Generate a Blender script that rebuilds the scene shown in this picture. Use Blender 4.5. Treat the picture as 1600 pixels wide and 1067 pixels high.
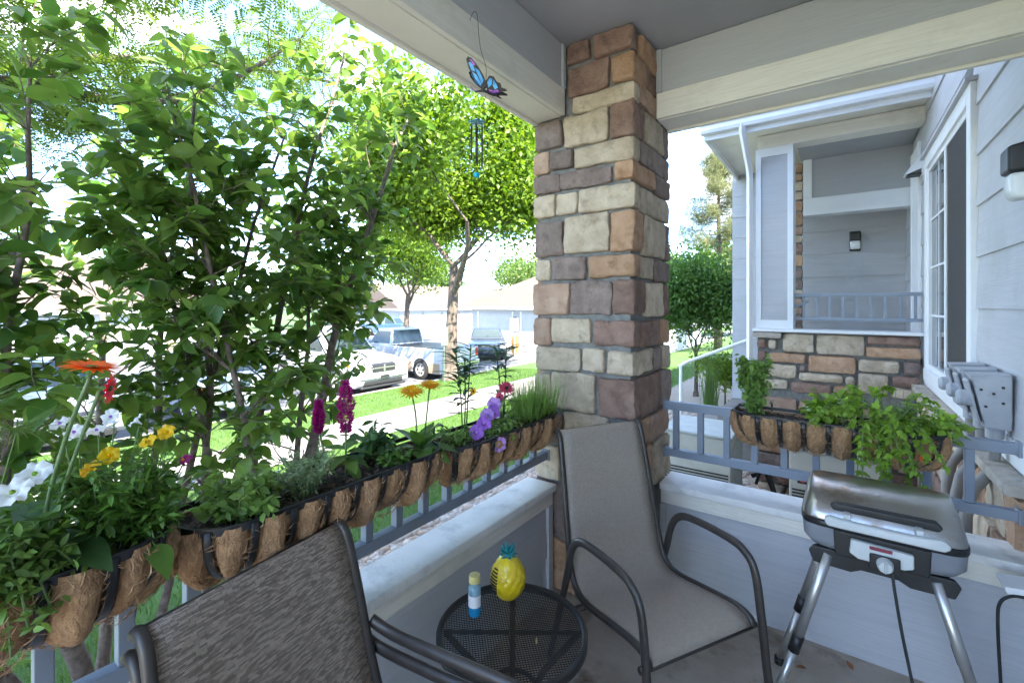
import bpy, bmesh, math, random
import numpy as np
from mathutils import Vector, Matrix, noise
R = math.radians
for o in list(bpy.data.objects): bpy.data.objects.remove(o)
S = bpy.context.scene
COL = S.collection
# ---------------------------------------------------------------- camera, sky, sun, exposure
CAMZ = 1.56
cam = bpy.data.cameras.new('camera'); cam.lens = 16; cam.sensor_width = 36
cam.shift_y = -57.5/1600; cam.clip_start = .02; cam.clip_end = 900
co = bpy.data.objects.new('camera', cam); COL.objects.link(co)
co.location = (0, 0, CAMZ); co.rotation_euler = (R(90), 0, R(35.65)); S.camera = co
SUN_EL, SUN_AZ = 47, -25          # degrees; azimuth counter-clockwise from +X
sd = Vector((math.cos(R(SUN_EL))*math.cos(R(SUN_AZ)), math.cos(R(SUN_EL))*math.sin(R(SUN_AZ)), math.sin(R(SUN_EL))))
sl = bpy.data.lights.new('sun', 'SUN'); sl.energy = 2.2; sl.angle = R(.6); sl.color = (1, .94, .84)
so = bpy.data.objects.new('sun', sl); COL.objects.link(so); so.location = sd*50
so.rotation_euler = sd.to_track_quat('Z', 'Y').to_euler()
W = bpy.data.worlds.new('World'); S.world = W; W.use_nodes = True
wn, wl = W.node_tree.nodes, W.node_tree.links
sky = wn.new('ShaderNodeTexSky'); sky.sky_type = 'NISHITA'; sky.sun_disc = False
sky.sun_elevation = R(SUN_EL); sky.sun_rotation = R(90-SUN_AZ); sky.air_density = .7; sky.dust_density = 0; sky.ozone_density = 2.2
tc = wn.new('ShaderNodeTexCoord'); mp = wn.new('ShaderNodeMapping'); mp.inputs['Scale'].default_value = (1, 1, 2.6); mp.inputs['Location'].default_value = (.7, 1.9, .3)
nz = wn.new('ShaderNodeTexNoise'); nz.inputs['Scale'].default_value = 3.2; nz.inputs['Detail'].default_value = 7; nz.inputs['Roughness'].default_value = .52
rp = wn.new('ShaderNodeValToRGB'); rp.color_ramp.elements[0].position = .55; rp.color_ramp.elements[1].position = .75
cm = wn.new('ShaderNodeMix'); cm.data_type = 'RGBA'; cm.inputs[7].default_value = (9.5, 9.3, 9, 1)
bg = wn['Background']; bg.inputs['Strength'].default_value = .095
wl.new(tc.outputs['Generated'], mp.inputs['Vector']); wl.new(mp.outputs['Vector'], nz.inputs['Vector'])
wl.new(nz.outputs['Fac'], rp.inputs['Fac']); wl.new(rp.outputs['Color'], cm.inputs[0])
wl.new(sky.outputs['Color'], cm.inputs[6]); wl.new(cm.outputs[2], bg.inputs['Color'])
S.view_settings.view_transform = 'Standard'; S.view_settings.look = 'None'; S.view_settings.gamma = 1
S.view_settings.exposure = 3.9
# ---------------------------------------------------------------- helpers
def frame(d, up=(0, 0, 1)):
    d = Vector(d).normalized(); u = Vector(up)
    if abs(d.dot(u)) > .98: u = Vector((1, 0, 0))
    s = d.cross(u).normalized(); return d, s, s.cross(d)
class MB:
    def __init__(s): s.v = []; s.f = []; s.m = []
    def add(s, v, f, mi=0):
        n = len(s.v); s.v += [tuple(p) for p in v]; s.f += [tuple(i+n for i in q) for q in f]; s.m += [mi]*len(f); return s
    def box(s, x0, x1, y0, y1, z0, z1, mi=0):
        v = [(x0,y0,z0),(x1,y0,z0),(x1,y1,z0),(x0,y1,z0),(x0,y0,z1),(x1,y0,z1),(x1,y1,z1),(x0,y1,z1)]
        return s.add(v, [(3,2,1,0),(4,5,6,7),(0,1,5,4),(1,2,6,5),(2,3,7,6),(3,0,4,7)], mi)
    def hexa(s, p, mi=0):   # eight points, bottom ring then top ring
        return s.add(p, [(3,2,1,0),(4,5,6,7),(0,1,5,4),(1,2,6,5),(2,3,7,6),(3,0,4,7)], mi)
    def tube(s, pts, r, n=8, mi=0, cap=True, flat=1.0, up=(0,0,1)):
        pts = [Vector(p) for p in pts]; k = len(pts); rr = r if isinstance(r, (list, tuple)) else [r]*k
        v = []; f = []; pu = Vector(up)
        for i, p in enumerate(pts):
            d = (pts[min(i+1, k-1)]-pts[max(i-1, 0)])
            if d.length < 1e-9: d = Vector((0,0,1))
            d, sx, u = frame(d, pu); pu = u if abs(d.dot(u)) < .9 else pu
            for j in range(n):
                a = 2*math.pi*j/n; v.append(p+sx*(math.cos(a)*rr[i])+u*(math.sin(a)*rr[i]*flat))
        for i in range(k-1):
            for j in range(n): f.append((i*n+j, i*n+(j+1)%n, (i+1)*n+(j+1)%n, (i+1)*n+j))
        if cap: f += [tuple(range(n-1, -1, -1)), tuple((k-1)*n+j for j in range(n))]
        return s.add(v, f, mi)
    def lathe(s, prof, n=20, c=(0,0,0), axis='z', mi=0, a0=0, a1=2*math.pi):
        v = []; f = []; full = abs(a1-a0-2*math.pi) < 1e-6; m = n if full else n+1
        for r, z in prof:
            for j in range(m):
                a = a0+(a1-a0)*j/n; x, y = r*math.cos(a), r*math.sin(a)
                v.append((c[0]+x, c[1]+y, c[2]+z) if axis == 'z' else (c[0]+x, c[1]+z, c[2]+y) if axis == 'y' else (c[0]+z, c[1]+x, c[2]+y))
        for i in range(len(prof)-1):
            for j in range(n): f.append((i*m+j, i*m+(j+1)%m, (i+1)*m+(j+1)%m, (i+1)*m+j))
        return s.add(v, f, mi)
    def prism(s, poly, a, b, axis='y', mi=0):   # closed outline in two axes, extruded along the third from a to b
        k = len(poly)
        def pt(p, t): return (p[0], t, p[1]) if axis == 'y' else (t, p[0], p[1]) if axis == 'x' else (p[0], p[1], t)
        v = [pt(p, a) for p in poly]+[pt(p, b) for p in poly]
        f = [tuple(range(k)), tuple(range(2*k-1, k-1, -1))]+[(i, k+i, k+(i+1)%k, (i+1)%k) for i in range(k)]
        return s.add(v, f, mi)
    def leaf(s, p, d, nrm, L, Wd, droop=.3, fold=.25, n=4, pw=.85, mi=0):
        d, sd_, u = frame(d, nrm); p = Vector(p); v = []; f = []
        for i in range(n+1):
            t = i/n; c = p+d*(L*t*(1-.15*droop*t))-u*(droop*L*.55*t*t); w = Wd*.5*math.sin(math.pi*min(1, max(.03, t**pw*.97+.015)))
            if i in (0, n): w = Wd*.02
            up_ = u*(fold*w); v += [c-sd_*w+up_, c, c+sd_*w+up_]
        for i in range(n):
            a = i*3; f += [(a, a+1, a+4, a+3), (a+1, a+2, a+5, a+4)]
        return s.add(v, f, mi)
    def mesh(s, name, mats, smooth=False):
        me = bpy.data.meshes.new(name); me.from_pydata(s.v, [], s.f)
        for m in (mats if isinstance(mats, (list, tuple)) else [mats]): me.materials.append(m)
        if any(s.m): me.polygons.foreach_set('material_index', s.m)
        if smooth: me.polygons.foreach_set('use_smooth', [True]*len(s.f))
        bm = bmesh.new(); bm.from_mesh(me); bmesh.ops.recalc_face_normals(bm, faces=bm.faces); bm.to_mesh(me); bm.free()
        return me
    def build(s, name, mats, parent=None, smooth=False, bevel=0, seg=2, auto=None):
        return link(name, s.mesh(name, mats, smooth or auto is not None), parent, bevel, seg, auto)
def link(name, me, parent=None, bevel=0, seg=2, auto=None, loc=None):
    o = bpy.data.objects.new(name, me); COL.objects.link(o)
    if parent is not None:
        o.parent = parent
        if loc is None and parent.type == 'EMPTY' and not parent.get('_local'): o.location = -parent.location
    if loc is not None: o.location = loc
    if bevel:
        b = o.modifiers.new('bevel', 'BEVEL'); b.width = bevel; b.segments = seg; b.limit_method = 'ANGLE'; b.angle_limit = R(35)
        for pl in me.polygons: pl.use_smooth = True
        w = o.modifiers.new('wn', 'WEIGHTED_NORMAL'); w.keep_sharp = True
    if auto is not None:
        me.set_sharp_from_angle(angle=R(auto))
    return o
def tag(o, label, cat, group=None):
    o['label'] = label; o['category'] = cat
    if group: o['group'] = group
    return o
def struct(o): o['kind'] = 'structure'; return o
def thing(name, label, cat, loc=(0,0,0), rz=0, group=None, local=False):
    o = bpy.data.objects.new(name, None); COL.objects.link(o); o.location = loc; o.rotation_euler = (0, 0, rz); o.empty_display_size = .1
    if local or rz: o['_local'] = 1
    return tag(o, label, cat, group)
def copy_tree(o, loc, rz, label, group=None):
    r = o.copy(); COL.objects.link(r); r.location = loc; r.rotation_euler = (0, 0, rz); r['label'] = label
    if group: r['group'] = group
    for ch in list(o.children):
        c = ch.copy(); COL.objects.link(c); c.parent = r
        for g in list(ch.children):
            d = g.copy(); COL.objects.link(d); d.parent = c
    return r
def scatter(name, tv, tf, mats3, locs, mat, parent=None, var=None, smooth=False):
    tv = np.array(tv, dtype=np.float32); n = len(locs); k = len(tv)
    V = np.einsum('nij,kj->nki', np.asarray(mats3, np.float32), tv)+np.asarray(locs, np.float32)[:, None, :]
    me = bpy.data.meshes.new(name); fl = [len(q) for q in tf]; fi = np.concatenate([np.array(q) for q in tf])
    LI = (fi[None, :]+(np.arange(n)*k)[:, None]).ravel().astype(np.int32)
    LT = np.tile(np.array(fl, np.int32), n); LS = np.concatenate([[0], np.cumsum(LT)[:-1]]).astype(np.int32)
    me.vertices.add(n*k); me.vertices.foreach_set('co', V.ravel()); me.loops.add(len(LI)); me.loops.foreach_set('vertex_index', LI)
    me.polygons.add(len(LT)); me.polygons.foreach_set('loop_start', LS); me.polygons.foreach_set('loop_total', LT)
    if smooth: me.polygons.foreach_set('use_smooth', [True]*len(LT))
    at = me.attributes.new('var', 'FLOAT', 'FACE'); vv = np.asarray(var if var is not None else np.random.RandomState(1).rand(n), np.float32)
    at.data.foreach_set('value', np.repeat(vv, len(tf))); me.materials.append(mat); me.update(calc_edges=True)
    o = link(name, me, parent); o['kind'] = 'stuff'; return o
def rotmats(d, nrm, sc=None):    # rows of unit-ish vectors -> N x 3 x 3 with columns (dir, side, normal)
    d = np.asarray(d, float); d = d/np.maximum(np.linalg.norm(d, axis=1, keepdims=True), 1e-9); nrm = np.asarray(nrm, float)
    s_ = np.cross(d, nrm); s_ = s_/np.maximum(np.linalg.norm(s_, axis=1, keepdims=True), 1e-6); u = np.cross(s_, d)
    M = np.stack([d, s_, u], axis=2)
    return M*sc[:, None, None] if sc is not None else M
# ---------------------------------------------------------------- materials
def new_mat(name):
    m = bpy.data.materials.new(name); m.use_nodes = True; nt = m.node_tree; return m, nt.nodes, nt.links, nt.nodes['Principled BSDF']
def mk(name, c1, c2=None, scale=20, rough=.6, metal=0, bump=0, bscale=None, stretch=(1,1,1), detail=5, lo=.35, hi=.65, rnd=0, spec=None, dirt=None, dscale=3, coat=0):
    m, n, l, b = new_mat(name); b.inputs['Roughness'].default_value = rough; b.inputs['Metallic'].default_value = metal
    if spec is not None: b.inputs['Specular IOR Level'].default_value = spec
    if coat: b.inputs['Coat Weight'].default_value = coat
    t = n.new('ShaderNodeTexCoord'); mp = n.new('ShaderNodeMapping'); mp.inputs['Scale'].default_value = stretch; l.new(t.outputs['Object'], mp.inputs['Vector'])
    a = n.new('ShaderNodeTexNoise'); a.inputs['Scale'].default_value = scale; a.inputs['Detail'].default_value = detail; l.new(mp.outputs['Vector'], a.inputs['Vector'])
    r = n.new('ShaderNodeValToRGB'); r.color_ramp.elements[0].position = lo; r.color_ramp.elements[1].position = hi
    r.color_ramp.elements[0].color = (*c1, 1); r.color_ramp.elements[1].color = (*(c2 or c1), 1); l.new(a.outputs['Fac'], r.inputs['Fac']); col = r.outputs['Color']
    if dirt:
        a2 = n.new('ShaderNodeTexNoise'); a2.inputs['Scale'].default_value = dscale; a2.inputs['Detail'].default_value = 8; a2.inputs['Roughness'].default_value = .65; l.new(t.outputs['Object'], a2.inputs['Vector'])
        r2 = n.new('ShaderNodeValToRGB'); r2.color_ramp.elements[0].position = .52; r2.color_ramp.elements[1].position = .72; l.new(a2.outputs['Fac'], r2.inputs['Fac'])
        mx = n.new('ShaderNodeMix'); mx.data_type = 'RGBA'; l.new(r2.outputs['Color'], mx.inputs[0]); l.new(col, mx.inputs[6]); mx.inputs[7].default_value = (*dirt, 1); col = mx.outputs[2]
    if rnd:
        oi = n.new('ShaderNodeObjectInfo'); h = n.new('ShaderNodeHueSaturation'); mr = n.new('ShaderNodeMapRange'); mr.inputs[3].default_value = 1-rnd; mr.inputs[4].default_value = 1+rnd
        l.new(oi.outputs['Random'], mr.inputs[0]); l.new(mr.outputs[0], h.inputs['Value']); l.new(col, h.inputs['Color']); col = h.outputs['Color']
    l.new(col, b.inputs['Base Color'])
    if bump:
        bn = n.new('ShaderNodeTexNoise'); bn.inputs['Scale'].default_value = bscale or scale; bn.inputs['Detail'].default_value = 6; l.new(mp.outputs['Vector'], bn.inputs['Vector'])
        bp = n.new('ShaderNodeBump'); bp.inputs['Strength'].default_value = min(1, bump); bp.inputs['Distance'].default_value = .004*max(1, bump); l.new(bn.outputs['Fac'], bp.inputs['Height']); l.new(bp.outputs['Normal'], b.inputs['Normal'])
    return m
def leafmat(name, c1, c2, trans=.35, rough=.45, obj=False):
    m, n, l, b = new_mat(name); b.inputs['Roughness'].default_value = rough; b.inputs['Specular IOR Level'].default_value = .35
    if obj: oi = n.new('ShaderNodeObjectInfo'); src = oi.outputs['Random']
    else: at = n.new('ShaderNodeAttribute'); at.attribute_name = 'var'; src = at.outputs['Fac']
    r = n.new('ShaderNodeValToRGB'); r.color_ramp.elements[0].color = (*c1, 1); r.color_ramp.elements[1].color = (*c2, 1); l.new(src, r.inputs['Fac'])
    t = n.new('ShaderNodeBsdfTranslucent'); hs = n.new('ShaderNodeHueSaturation'); hs.inputs['Value'].default_value = 1.7; hs.inputs['Hue'].default_value = .492; hs.inputs['Saturation'].default_value = 1.1
    l.new(r.outputs['Color'], hs.inputs['Color']); l.new(hs.outputs['Color'], t.inputs['Color']); l.new(r.outputs['Color'], b.inputs['Base Color'])
    mx = n.new('ShaderNodeMixShader'); mx.inputs[0].default_value = trans; l.new(b.outputs[0], mx.inputs[1]); l.new(t.outputs[0], mx.inputs[2]); l.new(mx.outputs[0], n['Material Output'].inputs['Surface'])
    return m
WOOD = (1, 14, 14)
M = {}
M['siding'] = mk('siding', (.46,.46,.475), (.50,.50,.515), 3, .55, bump=.5, bscale=9, stretch=(.9,.9,16), dirt=(.40,.395,.40), dscale=1.3)
M['siding_y'] = M['siding']
M['ceiling'] = mk('ceiling', (.34,.345,.365), (.37,.375,.395), 5, .7, bump=.25, bscale=60)
M['beam_grey'] = mk('beam_grey', (.44,.445,.455), (.47,.47,.48), 4, .6, bump=.5, bscale=10, stretch=(1,1,12))
M['trim'] = mk('trim', (.76,.72,.63), (.82,.78,.69), 4, .5, bump=.6, bscale=9, stretch=(1,1,14), dirt=(.6,.57,.5), dscale=2)
M['white'] = mk('white', (.78,.79,.80), (.82,.82,.82), 6, .45, bump=.1, bscale=40)
M['cap'] = mk('cap', (.76,.74,.70), (.84,.82,.78), 7, .5, bump=.7, bscale=60, dirt=(.5,.49,.47), dscale=5)
M['rail'] = mk('rail', (.21,.245,.30), (.235,.27,.325), 8, .38, bump=.12, bscale=30)
M['mortar'] = mk('mortar', (.17,.17,.16), (.25,.245,.23), 25, .9, bump=1, bscale=90)
STC = [((.44,.345,.24),(.62,.51,.385)), ((.19,.14,.12),(.31,.235,.20)), ((.21,.125,.095),(.33,.215,.165)), ((.42,.24,.135),(.53,.34,.22)), ((.38,.235,.16),(.49,.34,.25)), ((.40,.35,.29),(.53,.47,.40))]
for i, (a, b) in enumerate(STC): M['stone%d' % i] = mk('stone%d' % i, a, b, 13, .9, bump=2.6, bscale=46, detail=12, lo=.3, hi=.7, rnd=.14, dirt=tuple(.72*q for q in a), dscale=14)
M['concrete'] = mk('concrete', (.40,.33,.26), (.50,.43,.355), 6, .85, bump=.6, bscale=70, dirt=(.17,.12,.085), dscale=5, detail=8)
M['walk'] = mk('walk', (.21,.195,.175), (.26,.245,.225), 8, .9, bump=.4, bscale=60, dirt=(.16,.15,.135), dscale=2)
M['asphalt'] = mk('asphalt', (.10,.10,.105), (.14,.14,.145), 3, .9, bump=.5, bscale=80, dirt=(.08,.08,.085), dscale=.4)
M['black'] = mk('black', (.012,.012,.013), (.02,.02,.02), 10, .42)
M['bronze'] = mk('bronze', (.05,.042,.036), (.062,.053,.046), 30, .36, metal=.25)
M['mesh_black'] = mk('mesh_black', (.025,.022,.021), (.035,.031,.03), 20, .42)
M['coir'] = mk('coir', (.27,.145,.07), (.45,.27,.135), 60, .95, bump=2.5, bscale=110, stretch=(1,1,.6), lo=.3, hi=.7, dirt=(.17,.10,.06), dscale=9)
M['soil'] = mk('soil', (.018,.012,.009), (.06,.04,.028), 70, .95, bump=3, bscale=90)
M['steel'] = mk('steel', (.42,.40,.37), (.58,.57,.55), 4, .28, metal=.9, dirt=(.26,.16,.085), dscale=7, bump=.2, bscale=60)
M['alu'] = mk('alu', (.55,.54,.52), (.62,.61,.59), 8, .35, metal=.8)
M['grill_grey'] = mk('grill_grey', (.20,.21,.23), (.24,.25,.27), 10, .45)
M['grill_light'] = mk('grill_light', (.50,.52,.50), (.58,.59,.57), 12, .5)
M['rubber'] = mk('rubber', (.015,.015,.015), (.025,.025,.025), 20, .7)
M['ac'] = mk('ac', (.46,.46,.40), (.51,.51,.45), 5, .5, dirt=(.40,.39,.33), dscale=4)
M['ac_top'] = mk('ac_top', (.40,.44,.42), (.48,.51,.49), 8, .5)
M['meter'] = mk('meter', (.36,.375,.40), (.42,.43,.45), 9, .5, dirt=(.28,.29,.31), dscale=12)
M['conduit'] = mk('conduit', (.24,.225,.21), (.29,.275,.26), 9, .6)
M['glass'] = new_mat('glass')[0]
g_ = M['glass'].node_tree.nodes['Principled BSDF']; g_.inputs['Base Color'].default_value = (.05,.06,.07,1); g_.inputs['Roughness'].default_value = .04; g_.inputs['Specular IOR Level'].default_value = .9
M['screen'] = mk('screen', (.035,.033,.033), (.05,.047,.046), 40, .65)
M['frost'] = mk('frost', (.72,.74,.74), (.78,.79,.79), 9, .25)
M['shingle'] = mk('shingle', (.085,.062,.048), (.14,.107,.085), 9, .95, bump=1, bscale=20, stretch=(1,1,4))
M['shingle_grey'] = mk('shingle_grey', (.10,.10,.105), (.17,.17,.175), 14, .95, bump=1, bscale=30)
M['bark'] = mk('bark', (.06,.045,.035), (.14,.11,.085), 14, .95, bump=3, bscale=22, stretch=(1,1,.25))
M['stem'] = mk('stem', (.11,.08,.06), (.22,.17,.135), 30, .85, bump=1, bscale=50)
M['green_stem'] = mk('green_stem', (.10,.17,.045), (.16,.23,.08), 30, .6)
M['lawn'] = mk('lawn', (.045,.095,.015), (.075,.15,.025), 2.5, .95, bump=2, bscale=120)
M['grass'] = leafmat('grass', (.045,.105,.012), (.11,.19,.032), .3)
M['gravel'] = mk('gravel', (.30,.24,.19), (.48,.40,.34), 45, .95, bump=3, bscale=60)
def varmat(name, cols, rough=.8):
    m, n, l, b = new_mat(name); b.inputs['Roughness'].default_value = rough; at = n.new('ShaderNodeAttribute'); at.attribute_name = 'var'
    r = n.new('ShaderNodeValToRGB'); e = r.color_ramp.elements; e[0].color = (*cols[0], 1); e[1].color = (*cols[-1], 1)
    for i, c in enumerate(cols[1:-1]): q = e.new((i+1)/(len(cols)-1)); q.color = (*c, 1)
    l.new(at.outputs['Fac'], r.inputs['Fac']); l.new(r.outputs['Color'], b.inputs['Base Color']); return m
M['pebble'] = varmat('pebble', [(.30,.20,.14),(.50,.40,.32),(.38,.34,.31),(.58,.50,.43),(.42,.29,.21),(.50,.46,.43)])
def plain(name, c, rough=.5, metal=0, coat=0): return mk(name, c, tuple(min(1, q*1.08) for q in c), 12, rough, metal, coat=coat)
# ---------------------------------------------------------------- terrain
GX = [(-400,-6.0),(-60,-1.9),(-24,-1.25),(-10.85,-1.08),(-10.7,-.93),(-10.3,-.88),(-9.2,-.80),(-7.9,-.76),(-6.5,-.74),(-5.0,-.64),(-3.3,-.46),(-1.5,-.38),(60,-.38)]
def gz(x):
    for (a, za), (b, zb) in zip(GX, GX[1:]):
        if a <= x <= b: return za+(zb-za)*(x-a)/(b-a)
    return -.38
def strip(name, x0, x1, y0, y1, dz, mat, step=None):
    xs = sorted({x0, x1, *[x for x, _ in GX if x0 < x < x1], *np.linspace(x0, x1, 9).tolist()})
    m = MB(); v = []; f = []
    for x in xs: v += [(x, y0, gz(x)+dz), (x, y1, gz(x)+dz)]
    for i in range(len(xs)-1): f.append((2*i, 2*i+2, 2*i+3, 2*i+1))
    m.add(v, f); return struct(m.build(name, M[mat]))
strip('ground', -400, 60, -120, 400, 0, 'lawn')
strip('asphalt_road', -60, -10.72, -60, 75, .006, 'asphalt')
strip('gravel_bed', -3.3, -1.3, -4, 40, .008, 'gravel')
strip('gravel_yard', -1.3, 2, 2.75, 9, .008, 'gravel')
strip('gravel_border', -3.9, -1.3, 5.5, 9.4, .012, 'gravel')
# sidewalk slabs
sw = struct(strip('sidewalk', -7.9, -6.5, -30, 60, .012, 'mortar')); 
me = MB().box(-7.88, -6.52, 0, 1.48, -.05, .03).mesh('slab', M['walk'])
for i in range(24):
    o = link('slab', me, sw, bevel=.008, loc=(0, -12+i*1.5, gz(-7.2)+.0))
k = MB()
kerb = struct(MB().box(-10.86, -10.7, -40, 60, -1.2, -.915).build('kerb', M['walk'], bevel=.02))
struct(MB().box(-2.6, 7, -9, -2.22, -.6, -.30).build('bounce_slab', M['concrete'], bevel=.01))  # unseen slab added behind the camera to bounce sun into the porch
wk = struct(MB().box(-2.9, -.78, 5.9, 7.1, -.6, -.33).build('entry_path', M['walk'], bevel=.01))
# ---------------------------------------------------------------- our porch
fl = struct(MB().box(-1.40, .62, -2.2, 2.72, -.42, 0).build('porch_floor', M['concrete']))
ce = struct(MB().box(-1.9, .64, -1.1, 3.1, 2.96, 3.06).build('porch_ceiling', M['ceiling']))
def rock(x0, x1, y0, y1, z0, z1, seed, amp=.0075, cell=.016, rad=.014):
    """rounded, uneven stone block as MB"""
    dx, dy, dz = x1-x0, y1-y0, z1-z0; n = [max(3, min(16, int(q/cell)+1)) for q in (dx, dy, dz)]; c = Vector(((x0+x1)/2, (y0+y1)/2, (z0+z1)/2)); h = Vector((dx/2, dy/2, dz/2))
    rad = min(rad, .45*min(dx, dy, dz)); idx = {}; m = MB(); off = Vector((seed*7.13, seed*3.7, seed*1.9))
    def vert(i, j, k):
        key = (i, j, k)
        if key in idx: return idx[key]
        p = Vector((-h.x+dx*i/n[0], -h.y+dy*j/n[1], -h.z+dz*k/n[2]))
        q = Vector([max(-(h[a]-rad), min(h[a]-rad, p[a])) for a in range(3)]); d = p-q
        if d.length > 1e-9: p = q+d.normalized()*rad
        w = noise.noise_vector((p+c)*8+off)*amp*1.1+noise.noise_vector((p+c)*24+off)*amp*.55+noise.noise_vector((p+c)*60+off)*amp*.35
        edge = 1+.8*noise.noise((p+c)*5+off*2); p = p+w*edge
        idx[key] = len(m.v); m.v.append(tuple(p+c)); return idx[key]
    def face(ax):
        a, b = [(1,2),(0,2),(0,1)][ax]
        for side in (0, n[ax]):
            for i in range(n[a]):
                for j in range(n[b]):
                    q = []
                    for ii, jj in ((i,j),(i+1,j),(i+1,j+1),(i,j+1)):
                        k_ = [0,0,0]; k_[ax] = side; k_[a] = ii; k_[b] = jj; q.append(vert(*k_))
                    m.f.append(tuple(q)); m.m.append(0)
    for ax in range(3): face(ax)
    return m
CX0, CX1, CY0, CY1 = -1.40, -.82, 2.17, 2.75
col = thing('stone_column', 'square porch corner column of brown and tan stacked stone', 'column', (-1.11, 2.46, -.4))
MB().box(CX0+.025, CX1-.025, CY0+.025, CY1-.025, -.4, 2.958).build('mortar_core', M['mortar'], col)
ST = [('L',-1.195,-1.062,2.854,2.95,2),('L',-1.036,-.836,2.845,2.952,2),('L',-1.187,-.958,2.678,2.825,2),('L',-1.396,-1.234,2.428,2.575,1),('L',-1.21,-.961,2.408,2.568,0),('L',-1.405,-1.311,2.297,2.408,4),('L',-1.299,-1.163,2.307,2.397,1),('L',-1.405,-1.242,2.184,2.277,1),('L',-1.234,-.944,2.187,2.271,1),('L',-1.396,-1.274,2.05,2.164,0),('L',-1.258,-1.14,2.055,2.162,0),('L',-1.392,-1.226,1.83,2.015,1),('L',-1.206,-.954,1.839,2.031,0),('L',-1.392,-1.307,1.7,1.804,0),('L',-1.283,-1.084,1.701,1.812,1),('L',-1.405,-1.187,1.507,1.673,4),('L',-1.171,-.944,1.51,1.68,1),('L',-1.404,-1.299,1.341,1.481,4),('L',-1.287,-1.058,1.357,1.484,0),('L',-1.39,-1.121,1.206,1.322,0),('L',-1.095,-.982,1.214,1.327,0),('L',-1.396,-1.303,.972,1.169,0),('L',-1.287,-1.032,.998,1.186,0),('L',-1.396,-1.226,.8,.955,1),('L',-1.214,-.965,.839,.98,0),
('R',2.285,2.6,2.831,2.952,3),('R',2.375,2.566,2.712,2.815,2),('R',2.28,2.543,2.595,2.697,4),('R',2.346,2.635,2.417,2.571,0),('R',2.65,2.75,2.422,2.6,1),('R',2.285,2.75,2.29,2.405,1),('R',2.521,2.75,2.181,2.275,1),('R',2.288,2.75,2.045,2.165,0),('R',2.326,2.67,1.827,2.025,0),('R',2.69,2.75,1.822,2.025,1),('R',2.285,2.489,1.699,1.808,0),('R',2.515,2.75,1.693,1.799,1),('R',2.365,2.647,1.496,1.675,0),('R',2.67,2.75,1.5,1.675,2),('R',2.28,2.566,1.341,1.471,2),('R',2.6,2.75,1.339,1.468,3),('R',2.485,2.61,1.197,1.318,1),('R',2.635,2.75,1.194,1.318,0),('R',2.285,2.6,.977,1.18,2),('R',2.63,2.75,.979,1.175,1),('R',2.23,2.395,.835,.957,3),('R',2.42,2.75,.818,.953,4),('R',2.47,2.75,.578,.795,0),('R',2.2,2.445,.60,.81,3),
('K',-.933,2.346,2.685,2.813,3),('K',-1.156,2.26,2.58,2.663,0),('K',-.94,2.317,2.407,2.574,2),('K',-1.148,2.26,2.29,2.392,0),('K',-.92,2.489,2.19,2.275,3),('K',-1.121,2.26,2.048,2.166,0),('K',-.937,2.298,1.836,2.028,3),('K',-1.062,2.26,1.706,1.807,3),('K',-.925,2.336,1.515,1.682,2),('K',-1.032,2.26,1.349,1.476,2),('K',-.955,2.457,1.207,1.319,0),('K',-1.004,2.26,.985,1.182,2),
('L',-1.396,-1.25,.60,.775,0),('L',-1.225,-1.0,.58,.81,2),('K',-.975,2.18,.60,.81,0),('K',-.945,2.20,.835,.955,2),('L',-1.396,-1.2,.30,.575,1),('L',-1.18,-.98,.28,.55,4),('K',-.955,2.4,.26,.57,0),('L',-1.396,-1.15,.01,.27,3),('L',-1.12,-.9,.01,.25,1),('K',-.875,2.42,.01,.23,2)]
for i, (t, a, b, z0, z1, c) in enumerate(ST):
    pr = .005*math.sin(i*2.3); z0 -= .005; z1 += .004; a -= .005; b += .005
    if t == 'L': m = rock(a, b, CY0-.004-pr, CY0+.09, z0, z1, i)
    elif t == 'R': m = rock(CX1-.09, CX1+.004+pr, a, b, z0, z1, i)
    else: m = rock(a, CX1+.004, CY0-.004, b, z0, z1, i)
    m.build('stone', M['stone%d' % c], col, auto=50)
# ring of plain stones on the two faces away from the camera
rg = random.Random(5)
for face in (0, 1):
    z = .02
    while z < 2.8:
        h = rg.uniform(.1, .2); p = 0
        while p < .5:
            w = min(rg.uniform(.12, .3), .58-p)
            if face == 0: m = rock(CX0-.004, CX0+.08, CY0+.03+p*.95, CY0+.015+p*.95+w*.92, z, z+h-.02, p*50+z*9, cell=.06)
            else: m = rock(CX0+.03+p*.9, CX0+.015+p*.9+w*.85, CY1-.08, CY1+.004, z, z+h-.02, p*40+z*7, cell=.06)
            m.build('stone', M['stone%d' % rg.randrange(5)], col, auto=50); p += w
        z += h
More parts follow.
